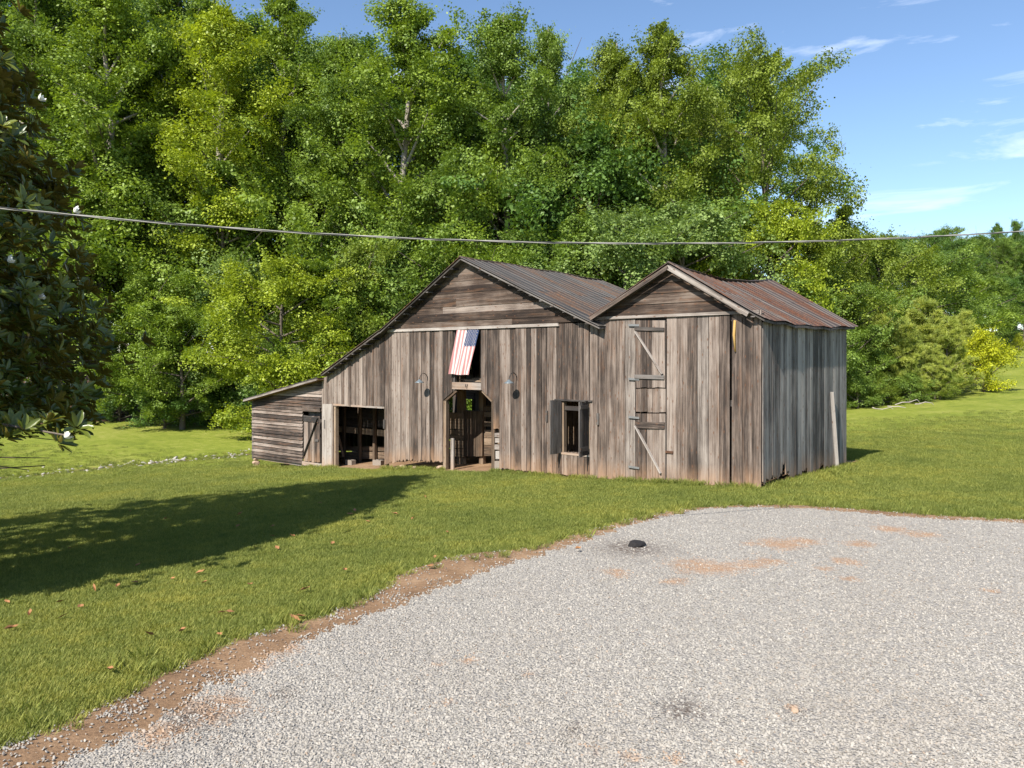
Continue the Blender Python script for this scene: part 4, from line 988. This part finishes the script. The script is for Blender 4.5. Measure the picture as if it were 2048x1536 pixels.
under = [
 (40, 53, 470, 0, 1.2, MID, 'leafy lower tree behind the magnolia foliage'),
 (165, 54, 330, 1, 1.0, BRIGHT, 'leafy lower tree just right of the magnolia'),
 (290, 52, 545, 2, 1.1, BRIGHT, 'bright lower tree at the lawn edge left of the barn'),
 (365, 51, 600, 0, 1.15, BRIGHT, 'bright low tree hanging over the lawn edge left of the lean-to'),
 (250, 58, 250, 2, .9, BRIGHT, 'mid-height bright tree above the low trees left of the barn'),
 (450, 56, 330, 1, 1.0, MID, 'mid-height tree above the lean-to corner'),
 (480, 54, 520, 2, 1.1, PALE, 'greyish green low tree behind the lean-to corner'),
 (560, 47, 505, 0, 1.05, YEL, 'yellow green young tree behind the lean-to roof'),
 (650, 48, 520, 1, 1.1, BRIGHT, 'bright young tree behind the long lean-to slope'),
 (720, 50, 490, 2, .9, OLIVE, 'brownish green tree behind the lean-to slope near the gable'),
 (640, 58, 300, 0, .9, BRIGHT, 'mid-height tree left of the barn ridge'),
 (790, 52, 440, 1, 1.0, MID, 'leafy tree behind the left rake of the barn gable'),
 (870, 55, 350, 2, 1.0, MID, 'mid-height tree behind the barn gable peak'),
 (950, 52, 455, 0, 1.0, BRIGHT, 'leafy tree behind the barn ridge'),
 (1060, 51, 460, 1, 1.0, MID, 'leafy tree behind the right slope of the barn roof'),
 (1000, 57, 280, 2, .85, BRIGHT, 'mid-height bright tree above the barn roof'),
 (1170, 52, 430, 2, 1.0, MID, 'leafy tree above the valley between the two roofs'),
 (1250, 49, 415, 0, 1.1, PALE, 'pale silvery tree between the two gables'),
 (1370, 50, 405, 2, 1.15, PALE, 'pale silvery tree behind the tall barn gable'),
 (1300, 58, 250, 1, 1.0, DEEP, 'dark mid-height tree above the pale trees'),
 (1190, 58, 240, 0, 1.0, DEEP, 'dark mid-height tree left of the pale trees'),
 (1455, 54, 400, 1, 1.0, MID, 'leafy tree behind the ridge of the tall barn'),
 (1540, 52, 392, 0, .85, YEL, 'yellow green tree under the wide sky-edged tree'),
 (1620, 54, 440, 2, 1.0, OLIVE, 'leafy tree above the eave of the tall barn'),
 (1690, 58, 412, 1, .7, OLIVE, 'pointed tree standing out against the sky right of the wide tree'),
 (1600, 49, 560, 1, 1.1, MID, 'low tree directly behind the rusty roof'),
 (1690, 51, 560, 0, 1.1, MID, 'low tree beside the far corner of the tall barn'),
 (1760, 66, 470, 2, 1.1, OLIVE, 'leafy tree above the young pines, nearest the barn'),
 (1840, 74, 490, 0, 1.3, MID, 'leafy tree above the middle of the young pines'),
 (1915, 80, 520, 1, 1.3, BRIGHT, 'leafy tree above the yellow bush'),
 (1985, 88, 555, 2, 1.2, MID, 'leafy tree at the field edge beyond the yellow bush'),
 (2050, 92, 545, 0, 1.3, DEEP, 'dark leafy tree at the right edge of the picture'),
 (2020, 101, 560, 1, 1.5, DEEP, 'dark tree filling the field corner behind the right edge trees')]
for px, Y, top, k, W, c, lb in under: put_tree('u', 'leafy_tree', lb, 'tree', px, Y, top, UND[k], 11, W, c, 'lower trees of the wood edge')
for i in range(17):                                                     # the wood across the field
    px = 1670 + i * 27 + TR.uniform(-8, 8); Y = 118 + 14 * (i % 3) + TR.uniform(-4, 4); top = 470 + TR.uniform(-8, 14) - (10 if i % 3 == 2 else 0)
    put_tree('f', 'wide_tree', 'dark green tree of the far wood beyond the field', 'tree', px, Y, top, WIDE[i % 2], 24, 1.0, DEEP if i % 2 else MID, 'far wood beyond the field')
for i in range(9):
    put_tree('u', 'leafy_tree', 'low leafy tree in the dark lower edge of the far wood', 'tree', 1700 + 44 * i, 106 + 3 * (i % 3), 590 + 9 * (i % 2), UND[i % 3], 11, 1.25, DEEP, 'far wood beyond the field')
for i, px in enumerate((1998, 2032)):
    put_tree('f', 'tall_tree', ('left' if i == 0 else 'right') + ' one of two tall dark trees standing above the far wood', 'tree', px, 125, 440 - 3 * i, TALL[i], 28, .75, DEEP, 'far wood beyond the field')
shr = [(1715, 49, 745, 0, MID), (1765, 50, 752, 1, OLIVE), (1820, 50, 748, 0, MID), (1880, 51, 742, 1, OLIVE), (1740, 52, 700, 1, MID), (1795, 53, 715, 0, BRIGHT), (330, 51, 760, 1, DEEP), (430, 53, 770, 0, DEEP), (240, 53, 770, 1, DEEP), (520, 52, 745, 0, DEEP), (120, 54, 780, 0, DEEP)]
for i, (px, Y, top, k, c) in enumerate(shr):
    put_tree('s', 'shrub', 'low tangled shrub ' + ('at the foot of the young pines' if px > 1000 else 'in the shade at the wood edge'), 'shrub', px, Y, top, SHRUB[k], 4.5, 1.25, c, 'shrubs under the pines' if px > 1000 else 'shrubs at the shady wood edge')
put_tree('y', 'yellow_bush', 'round bright yellow green bush at the field edge beside the pines', 'bush', 1968, 55, 664, SHRUB[0], 4.5, .95, (2.3, 1.75, .55))
put_tree('y', 'yellow_bush', 'small yellow green sapling at the far edge of the field', 'bush', 2037, 86, 670, SHRUB[1], 4.5, .8, (1.9, 1.5, .6))
# young pines
def make_pine(seed, H=6.2):
    rng = np.random.default_rng(seed); TV = []; TF = []; tuft = []; dirs = []
    def add(pts, rads, n):
        v, f = tube_np(pts, rads, n); o = len(TV); TV.extend(v); TF.extend([tuple(i + o for i in q) for q in f])
    add([(0, 0, -.2), (0.03, 0, H * .5), (0, .04, H)], [.09, .06, .015], 7)
    nw = 15
    for k in range(nw):
        z = H * (.06 + .9 * k / nw); nb = 6 if k < nw - 3 else 4
        for b in range(nb):
            az = rng.uniform(0, 6.283); L = (1 - z / H) ** .75 * 2.0 * rng.uniform(.7, 1.15) + .2; el = rng.uniform(.15, .6) + .4 * z / H
            d = np.array((math.cos(az) * math.cos(el), math.sin(az) * math.cos(el), math.sin(el))); p0 = np.array((0, 0, z)); p1 = p0 + d * L + np.array((0, 0, .12 * L))
            add([p0, (p0 + p1) / 2, p1], [.025, .016, .008], 4)
            for q in np.arange(.35, 1.01, .16):
                c = p0 + (p1 - p0) * q + rng.normal(0, .10, 3); tuft.append(c); dirs.append(unit((d + np.array((0, 0, .9)) + rng.normal(0, .3, 3))[None])[0])
    tuft.append(np.array((0, 0, H))); dirs.append(np.array((0, 0, 1.)))
    T = np.array(tuft); D = np.array(dirs); per = 60; idx = np.repeat(np.arange(len(T)), per); n = len(idx)
    nd = unit(D[idx] * .75 + rng.normal(0, .6, (n, 3))); Ln = rng.uniform(.16, .30, n)[:, None]
    side = unit(np.cross(nd, rng.normal(size=(n, 3)))) * .014
    b0 = T[idx] + rng.normal(0, .05, (n, 3))
    V = np.empty((n, 4, 3)); V[:, 0] = b0 - side; V[:, 1] = b0 + side; V[:, 2] = b0 + nd * Ln + side * .4; V[:, 3] = b0 + nd * Ln - side * .4
    cm = fast_mesh('pine_crown', V.reshape(-1, 3), np.arange(4 * n).reshape(n, 4), M['needle'], np.clip(rng.uniform(0, .7, len(T))[idx] + rng.uniform(0, .3, n), 0, 1))
    tm = bpy.data.meshes.new('pine_trunk'); tm.from_pydata(TV, [], TF); tm.materials.append(M['bark_dark']); tm.update()
    return tm, cm
PINE = [make_pine(400), make_pine(401)]
for i, (px, Y, top, W, where) in enumerate(((1772, 53, 606, 1.2, 'nearest the tall barn'), (1850, 55, 598, 1.25, 'tallest, in the middle of the group'), (1815, 51, 648, 1.2, 'small, in front of the middle one'), (1893, 53, 640, 1.3, 'dense, left of the yellow bush'), (1925, 58, 622, 1.1, 'behind the yellow bush'), (1738, 55, 640, 1.1, 'half hidden by the tall barn'), (1870, 51, 690, 1.1, 'lowest, in front'))):
    put_tree('p', 'young_pine', 'young pine ' + where, 'pine tree', px, Y, top, PINE[i % 2], 6.2, W, (1.5, 1.5, 1.2), 'young pines at the field edge')
# bleached dead branches under the pines
db = random.Random(8)
for i, px in enumerate((1745, 1775, 1830, 1790)):
    Y = 47.2 + .3 * i; x = (px - PCX) / FPX * Y; z = float(hgt(x, Y)); pts = [Vector((x, Y, z + .15))]
    for k in range(5): pts.append(pts[-1] + Vector((db.uniform(.15, .45), db.uniform(-.1, .1), db.uniform(-.12, .25) if k < 3 else -.18)))
    o = tube('dead_branch', pts, [.035, .03, .026, .02, .014, .006], M['deadwood'], None, 5)
    tag(o, 'bleached dead branch lying at the foot of the pines', 'branch', 'dead branches under the pines')

# ------------------------------------------------------------------ magnolia at the left edge
MG = np.array((-11.35, 12.2)); MH = 13.2
mag = empty('magnolia_tree', (MG[0], MG[1], float(hgt(*MG))))
tag(mag, 'dark glossy magnolia with white blossoms at the left edge', 'tree')
rng = np.random.default_rng(77)
def mag_r(z): t = z / MH; return 4.6 * max(.0, (1 - max(0, (t - .22) / .78) ** 1.9)) * (.72 + .28 * min(1, t / .22))
TV = []; TF = []; tips = []
def addt(pts, rads, n):
    v, f = tube_np(pts, rads, n); o = len(TV); TV.extend(v); TF.extend([tuple(i + o for i in q) for q in f])
addt([(0, 0, -.3), (.05, 0, 4), (0, .1, 9), (0, 0, MH - .3)], [.26, .2, .12, .03], 9)
for i in range(230):
    z = MH * (i + .5) / 230 * .97 + .3; az = i * 2.39996 + rng.normal(0, .2); R_ = mag_r(z) * rng.uniform(.86, 1.06)
    p0 = np.array((0, 0, max(.8, z - .12 * R_ if z > 2 else z + .5))); p1 = np.array((math.cos(az) * R_, math.sin(az) * R_, max(1.35 + .35 * math.sin(az * 3), z + rng.normal(0, .2))))
    addt([p0, (p0 + p1) / 2 + np.array((0, 0, .15)), p1], [.035, .02, .008], 4)
    for q in rng.uniform(.5, 1.0, 16) ** .45:
        tips.append((p0 + (p1 - p0) * q + rng.normal(0, .30, 3) * np.array((1, 1, .9)), p1 - p0))
# a branch hanging low towards the lawn
low = np.array(((140 - PCX) / FPX * 10.6 - MG[0], 10.6 - MG[1], CAM_H - (872 - HOR) * 10.6 / FPX - float(hgt(*MG))))
lowtips = []; p0 = np.array((.2, -.2, 2.6)); addt([p0, (p0 + low) / 2 + np.array((0, 0, .25)), low], [.05, .03, .012], 5)
for q in np.linspace(.55, 1.0, 16): lowtips.append((p0 + (low - p0) * q + rng.normal(0, .13, 3) + np.array((0, 0, .1)), low - p0))
for i in range(3600):
    z = rng.uniform(1.4, 10.5); az = rng.normal(-.62, .75); R_ = mag_r(z) * rng.uniform(.70, 1.02); d = np.array((math.cos(az), math.sin(az), .2)); tips.append((np.array((math.cos(az) * R_, math.sin(az) * R_, z)), d))
tips = [(p, d) for p, d in tips if p[2] > 2.0 + .25 * math.sin(p[0] * 2.1 + p[1])]
tips += lowtips
tm = bpy.data.meshes.new('magnolia_trunk'); tm.from_pydata(TV, [], TF); tm.materials.append(M['bark_dark']); tm.update(); link('trunk', tm, mag)
LV0 = np.array(((0, 0, 0), (.028, .05, .010), (.036, .11, .012), (.022, .165, .006), (0, .195, -.012), (-.022, .165, .006), (-.036, .11, .012), (-.028, .05, .010), (0, .06, -.006), (0, .12, -.008)))
LF0 = [(0, 1, 8), (1, 2, 9, 8), (2, 3, 9), (3, 4, 9), (4, 5, 9), (5, 6, 9), (6, 7, 8, 9), (7, 0, 8)]
LF0 = [f if len(f) == 4 else (*f, f[-1]) for f in LF0]
lv = bpy.data.meshes.new('magnolia_leaf'); lv.from_pydata([tuple(v) for v in LV0], [], [tuple(dict.fromkeys(f)) for f in LF0]); lv.materials.append(M['magnolia']); lv.polygons.foreach_set('use_smooth', [True] * len(lv.polygons))
at = lv.attributes.new('tint', 'FLOAT', 'FACE'); at.data.foreach_set('value', [.6] * len(lv.polygons)); lv.update()
mats = []; tints = []
for p, d in tips:
    ax = unit((d / (np.linalg.norm(d) + 1e-6) * .7 + np.array((0, 0, .75)) + rng.normal(0, .3, 3))[None])[0]
    s1 = unit(np.cross(ax, rng.normal(size=3))[None])[0]; s2 = np.cross(ax, s1); tt = rng.uniform(0, .6); k = int(rng.integers(8, 12))
    for j in range(k):
        a = j * 2.39996; el = rng.uniform(.15, .9); y = (s1 * math.cos(a) + s2 * math.sin(a)) * math.cos(el) + ax * math.sin(el); y = unit(y[None])[0]
        zc = unit((ax - y * (ax @ y))[None])[0]; xc = np.cross(y, zc); sc_ = rng.uniform(.8, 1.3)
        mats.append(np.stack([xc * sc_, y * sc_, zc * sc_, p + y * .02], 1)); tints.append(min(1, tt + rng.uniform(0, .4)))
mats = np.array(mats); tints = np.array(tints)
wp_ = mats[:, :, 3] + np.array((MG[0], MG[1], mag.location.z)); dist = np.linalg.norm(wp_ - np.array((0, 0, CAM_H)), axis=1)
inframe = (wp_[:, 0] / np.maximum(wp_[:, 1], .1) > -.62); order = np.argsort(np.where(inframe, dist, 1e6)); single = order[:280]; rest = np.setdiff1d(np.arange(len(mats)), single)
Vall = np.einsum('nij,kj->nki', mats[rest][:, :, :3], LV0) + mats[rest][:, None, :, 3]
k = len(LV0); base_ = (np.arange(len(rest)) * k)[:, None, None]
tri = []; 
for f in LF0:
    f = list(dict.fromkeys(f)); tri += [(f[0], f[1], f[2])] + ([(f[0], f[2], f[3])] if len(f) == 4 else [])
Fq = (np.array(tri)[None] + base_).reshape(-1, 3)
cm = fast_mesh('magnolia_crown', Vall.reshape(-1, 3), Fq, M['magnolia'], np.repeat(tints[rest], len(tri)))
cm.polygons.foreach_set('use_smooth', [True] * len(cm.polygons))
cro = link('crown', cm, mag); cro['kind'] = 'stuff'
for i in single:
    m4 = Matrix([list(mats[i][r]) for r in range(3)] + [[0, 0, 0, 1]]); o = bpy.data.objects.new('leaf', lv); COL.objects.link(o); o.parent = mag; o.matrix_local = m4
# blossoms at the photo's places
def blossom():
    Vv = []; Fc = []
    for k in range(9):
        a = k * 2.4; tl_ = .5 if k < 5 else 1.0; o = len(Vv)
        for r, h, wd in ((.01, 0, .012), (.05, .02 + .03 * tl_, .035), (.085, .05 + .05 * tl_, .03), (.10, .09 + .06 * tl_, .008)):
            for sgn in (-1, 1): Vv.append((r * math.cos(a) - sgn * wd * math.sin(a), r * math.sin(a) + sgn * wd * math.cos(a), h))
        for q in range(3): Fc.append((o + 2 * q, o + 2 * q + 1, o + 2 * q + 3, o + 2 * q + 2))
    me = bpy.data.meshes.new('blossom'); me.from_pydata(Vv, [], Fc); me.materials.append(M['petal']); me.update(); return me
bm_ = blossom()
for px, py in ((83, 203), (153, 426), (88, 597), (26, 525), (152, 872)):
    Yb = 8.0
    while Yb < 12:                                                      # walk along the line of sight to the crown's skin
        x, z = (px - PCX) / FPX * Yb, CAM_H + (HOR - py) * Yb / FPX
        if math.hypot(x - MG[0], Yb - MG[1]) < mag_r(max(.5, z)) * 1.0: break
        Yb += .05
    if py > 860: x, Yb, z = low[0] + MG[0] + .05, low[1] + MG[1] - .1, low[2] + mag.location.z
    o = link('blossom', bm_, mag, (x - MG[0], Yb - .12 - MG[1], z - mag.location.z), (.9, -.3, px * .1), (.62, .62, .62))

# ------------------------------------------------------------------ scatter: grass, stones, ditch rocks
SRC = bpy.data.collections.new('scatter_sources')
def gn_scatter(name, pts, rots, scl, sources, idx, extra=None, kind='stuff'):
    me = bpy.data.meshes.new(name); me.vertices.add(len(pts)); me.vertices.foreach_set('co', np.asarray(pts, np.float32).ravel())
    def attr(n_, t_, a_, key): q = me.attributes.new(n_, t_, 'POINT'); q.data.foreach_set(key, np.asarray(a_).ravel())
    attr('rot', 'FLOAT_VECTOR', rots.astype(np.float32), 'vector'); attr('scl', 'FLOAT_VECTOR', scl.astype(np.float32), 'vector'); attr('pick', 'INT', idx.astype(np.int32), 'value')
    for k_, v_ in (extra or {}).items(): attr(k_, 'FLOAT', v_.astype(np.float32), 'value')
    o = bpy.data.objects.new(name, me); COL.objects.link(o); setting(o, kind)
    coll = bpy.data.collections.new(name + '_src')
    for s_ in sources: coll.objects.link(s_)
    g = bpy.data.node_groups.new(name, 'GeometryNodeTree'); g.interface.new_socket('Geometry', in_out='INPUT', socket_type='NodeSocketGeometry'); g.interface.new_socket('Geometry', in_out='OUTPUT', socket_type='NodeSocketGeometry')
    gi, go = g.nodes.new('NodeGroupInput'), g.nodes.new('NodeGroupOutput'); ip = g.nodes.new('GeometryNodeInstanceOnPoints'); ci = g.nodes.new('GeometryNodeCollectionInfo')
    ci.inputs['Collection'].default_value = coll; ci.inputs['Separate Children'].default_value = True; ci.inputs['Reset Children'].default_value = True
    def na(n_, t_):
        q = g.nodes.new('GeometryNodeInputNamedAttribute'); q.data_type = t_; q.inputs['Name'].default_value = n_; return q.outputs['Attribute']
    ip.inputs['Pick Instance'].default_value = True
    L = g.links.new
    L(gi.outputs[0], ip.inputs['Points']); L(ci.outputs[0], ip.inputs['Instance']); L(na('pick', 'INT'), ip.inputs['Instance Index'])
    L(na('rot', 'FLOAT_VECTOR'), ip.inputs['Rotation']); L(na('scl', 'FLOAT_VECTOR'), ip.inputs['Scale']); L(ip.outputs[0], go.inputs[0])
    md = o.modifiers.new('scatter', 'NODES'); md.node_group = g
    return o
def tuft_mesh(seed, n, h, spread, wide):
    r = np.random.default_rng(seed); V = np.empty((n, 4, 3))
    a = r.uniform(0, 6.283, n); d = np.sqrt(r.uniform(0, 1, n)) * spread; b = np.stack([np.cos(a) * d, np.sin(a) * d, np.zeros(n)], 1)
    la = r.uniform(0, 6.283, n); lean = r.uniform(.15, .85, n); hh = h * r.uniform(.5, 1.15, n)
    tip = b + np.stack([np.cos(la) * lean * hh, np.sin(la) * lean * hh, hh], 1); sd_ = np.stack([-np.sin(la), np.cos(la), np.zeros(n)], 1) * wide
    V[:, 0] = b - sd_; V[:, 1] = b + sd_; V[:, 2] = b + (tip - b) * .6 + sd_ * .7 + np.array((0, 0, .1 * h)); V[:, 3] = tip
    return fast_mesh('tuft', V.reshape(-1, 3), np.arange(4 * n).reshape(n, 4), M['grass'], r.uniform(0, 1, n))
tufts = [bpy.data.objects.new('grass_tuft', tuft_mesh(i, 46, .055, .13, .0028)) for i in range(4)]
R2 = np.random.default_rng(5)
def cand(n, ymin, ymax, power):
    y = ymin + (ymax - ymin) * R2.uniform(0, 1, n) ** power; x = R2.uniform(-.70, .70, n) * (y + 1.5); return x, y
x, y = cand(150000, 5.2, 44, 1.35)
ok = ~inside(x, y, PO); ok &= R2.uniform(0, 1, len(x)) > np.clip((y - 20) / 24, 0, 1)
lx = (x - C0[0]) * EX[0] + (y - C0[1]) * EX[1]; lv_ = (x - C0[0]) * EY[0] + (y - C0[1]) * EY[1]
ok &= ~((lx > XL - .1) & (lx < .03) & (lv_ > -.04) & (lv_ < DEPTH + .2))
dirtdoor = ((np.abs(lx - fx(940)) < 1.0) | (np.abs(lx - fx(720)) < 1.3)) & (lv_ > -.35) & (lv_ < 0); ok &= ~dirtdoor
uu = ucoord(x, y); ok &= ~((uu > 30.1) & (uu < 32.0) & (R2.uniform(0, 1, len(x)) < .75))
x, y = x[ok], y[ok]; z = hgt(x, y); n = len(x)
fld = np.sin(x * .9 + 1) * np.sin(y * .7) * .5 + np.sin(x * 2.3 + y * 1.7) * .3
s = (.75 + .25 * fld + R2.uniform(-.15, .35, n)) * (1 + .012 * y)
gr = gn_scatter('lawn_grass', np.stack([x, y, z], 1), np.stack([np.zeros(n), np.zeros(n), R2.uniform(0, 6.28, n)], 1), np.stack([s * 1.15, s * 1.15, s], 1), tufts, R2.integers(0, 4, n))
# longer fringe along the gravel edge, the walls and in the ditch
lt = [bpy.data.objects.new('long_tuft', tuft_mesh(20 + i, 40, .15, .10, .0035)) for i in range(3)]
ex_, ey_ = [], []
for (a0, b0), (a1, b1) in zip(E_out[:-1], E_out[1:]):
    L = math.hypot(a1 - a0, b1 - b0); nn = int(L * 16)
    if nn == 0: continue
    nrm = np.array((-(b1 - b0), a1 - a0)) / L; t = R2.uniform(0, 1, nn); o = R2.normal(.05, .16, nn)
    ex_ += list(a0 + (a1 - a0) * t + nrm[0] * o); ey_ += list(b0 + (b1 - b0) * t + nrm[1] * o)
t = R2.uniform(0, 1, 900); ex_ += list(C0[0] + EX[0] * XL * t - EY[0] * np.abs(R2.normal(.0, .15, 900) + .1)); ey_ += list(C0[1] + EX[1] * XL * t - EY[1] * np.abs(R2.normal(0, .15, 900) + .1))
t = R2.uniform(0, 1, 260); o = np.abs(R2.normal(.15, .2, 260)) + .12; ex_ += list(C0[0] + EY[0] * SD * t + EX[0] * o); ey_ += list(C0[1] + EY[1] * SD * t + EX[1] * o)
q = R2.uniform(30.0, 32.2, 900); t = R2.uniform(-26, 14, 900); ex_ += list(C0[0] - EX[0] * q + EY[0] * t); ey_ += list(C0[1] - EX[1] * q + EY[1] * t)
ex_, ey_ = np.array(ex_), np.array(ey_)
lx = (ex_ - C0[0]) * EX[0] + (ey_ - C0[1]) * EX[1]; lv_ = (ex_ - C0[0]) * EY[0] + (ey_ - C0[1]) * EY[1]
ok = ~(((np.abs(lx - fx(940)) < 1.1) | (np.abs(lx - fx(720)) < 1.3)) & (np.abs(lv_) < .6)); ok &= R2.uniform(0, 1, len(ex_)) < np.where((np.abs(lx) < 24) & (np.abs(lv_) < .6), .55, .8)
ex_, ey_ = ex_[ok], ey_[ok]; n = len(ex_); s = R2.uniform(.35, 1.2, n)
gn_scatter('edge_grass', np.stack([ex_, ey_, hgt(ex_, ey_)], 1), np.stack([np.zeros(n), np.zeros(n), R2.uniform(0, 6.28, n)], 1), np.stack([s, s, s], 1), lt, R2.integers(0, 3, n))
# gravel stones
st_src = [bpy.data.objects.new('gravel_stone', rock_mesh('gravel_stone', M['pebble'], 50 + i, .5)) for i in range(4)]
def stones(n, ymin, ymax, smin, smax):
    y = ymin + (ymax - ymin) * R2.uniform(0, 1, n) ** 1.7; x = R2.uniform(-.70, .70, n) * (y + .6); m_ = inside(x, y, PI_)
    edge = ~m_ & inside(x, y, PO) & (R2.uniform(0, 1, n) < .16 + .5 * (np.sin(x * 5.1) * np.sin(y * 4.3 + x) > .45)); m_ |= edge
    cl_ = spotfield(x, y, spots_clay); m_ &= ~(R2.uniform(0, 1, n) < cl_ * .35); m_ &= ~(R2.uniform(0, 1, n) < spotfield(x, y, spots_soil[:2]) * .8)
    x, y, cl_ = x[m_], y[m_], cl_[m_]; cl_ = (cl_ * (.75 + .9 * np.sin(x * 9.1 + 2 * np.sin(y * 5.3)) * np.sin(y * 11.7 + x * 3)) > R2.uniform(.1, 1, len(x))) * R2.uniform(.4, 1, len(x)); s = R2.uniform(smin, smax, len(x)); return x, y, s, cl_
parts = [stones(230000, 4.4, 21, .010, .028)]
x = np.concatenate([p[0] for p in parts]); y = np.concatenate([p[1] for p in parts]); s = np.concatenate([p[2] for p in parts]); c = np.concatenate([p[3] for p in parts]); n = len(x)
gn_scatter('gravel_stones', np.stack([x, y, np.full(n, .018) + s * .12], 1), R2.uniform(0, 6.28, (n, 3)) * np.array((.15, .15, 1)), np.stack([s * R2.uniform(.9, 1.5, n), s, s * R2.uniform(.28, .55, n)], 1), st_src, R2.integers(0, 4, n), {'clay': c})
# pale rocks lining the ditch
n = 420; q = R2.normal(31.0, .62, n); t = R2.uniform(-26, 15, n); x = C0[0] - EX[0] * q + EY[0] * t; y = C0[1] - EX[1] * q + EY[1] * t
dr = [bpy.data.objects.new('ditch_rock', rock_mesh('ditch_rock', M['rock'], 70 + i, .5)) for i in range(3)]
s = R2.uniform(.05, .22, n) * R2.uniform(.6, 1.3, n)
gn_scatter('ditch_rocks', np.stack([x, y, hgt(x, y) + s * .02], 1), R2.uniform(0, 6.28, (n, 3)) * np.array((.1, .1, 1)), np.stack([s * 1.5, s, s * .6], 1), dr, R2.integers(0, 3, n))

# ------------------------------------------------------------------ small things lying about
lmp = link('dirt_lump', rock_mesh('dirt_lump', M['lump'], 91, .5), None, (*gp(1272, 1094), .04), (0, 0, .4), (.36, .26, .15))
tag(lmp, 'small black lump lying on the gravel near its far edge', 'lump')
cl2 = link('dirt_clod', rock_mesh('dirt_clod', M['stone'], 92, .5), None, (*gp(1590, 1428), .03), (0, 0, .4), (.11, .08, .05))
tag(cl2, 'small brown clod of dirt on the near gravel', 'clod')
dl = bpy.data.meshes.new('dry_leaf'); dl.from_pydata([(0, -.08, .0), (.035, -.02, .022), (.03, .05, .018), (0, .09, .03), (-.03, .05, .02), (-.035, -.02, .02), (0, 0, .0)], [], [(0, 1, 6), (1, 2, 6), (2, 3, 6), (3, 4, 6), (4, 5, 6), (5, 0, 6)]); dl.materials.append(M['fallen']); dl.update()
lf_px = [(60, 1240), (500, 1180), (475, 1060), (120, 1215), (190, 1188), (235, 1183), (270, 1175), (345, 1168), (275, 1140), (400, 1155), (410, 1175), (665, 1095), (440, 1283), (300, 1283), (218, 1355), (445, 1237), (460, 1237), (15, 1215), (125, 1245), (635, 1075), (700, 1035), (735, 1050), (790, 1035), (825, 1045), (710, 1028), (770, 1008), (850, 1000), (895, 1073), (555, 1105), (510, 1103), (690, 1150), (610, 1190), (20, 1270), (160, 1225), (365, 1275), (585, 1080), (545, 1080), (260, 1028), (330, 1045), (140, 1105), (545, 1060), (640, 1012), (480, 1035), (870, 1125), (590, 1250), (600, 1245), (860, 1143), (1155, 1107)]
for px, py in lf_px:
    x, y = gp(px, py)
    for _ in range(6): x, y = gp(px, py, float(hgt(x, y)))
    o = link('fallen_leaf', dl, None, (x, y, float(hgt(x, y)) + .075), (TR.uniform(-.4, .4), TR.uniform(-.4, .4), TR.uniform(0, 6.28)), (1, 1, 1)); o.scale = (TR.uniform(.45, 1.0), TR.uniform(.5, .95), TR.uniform(.4, 1.6))
    tag(o, 'dry orange fallen leaf lying on the lawn', 'leaf', 'fallen leaves on the lawn')
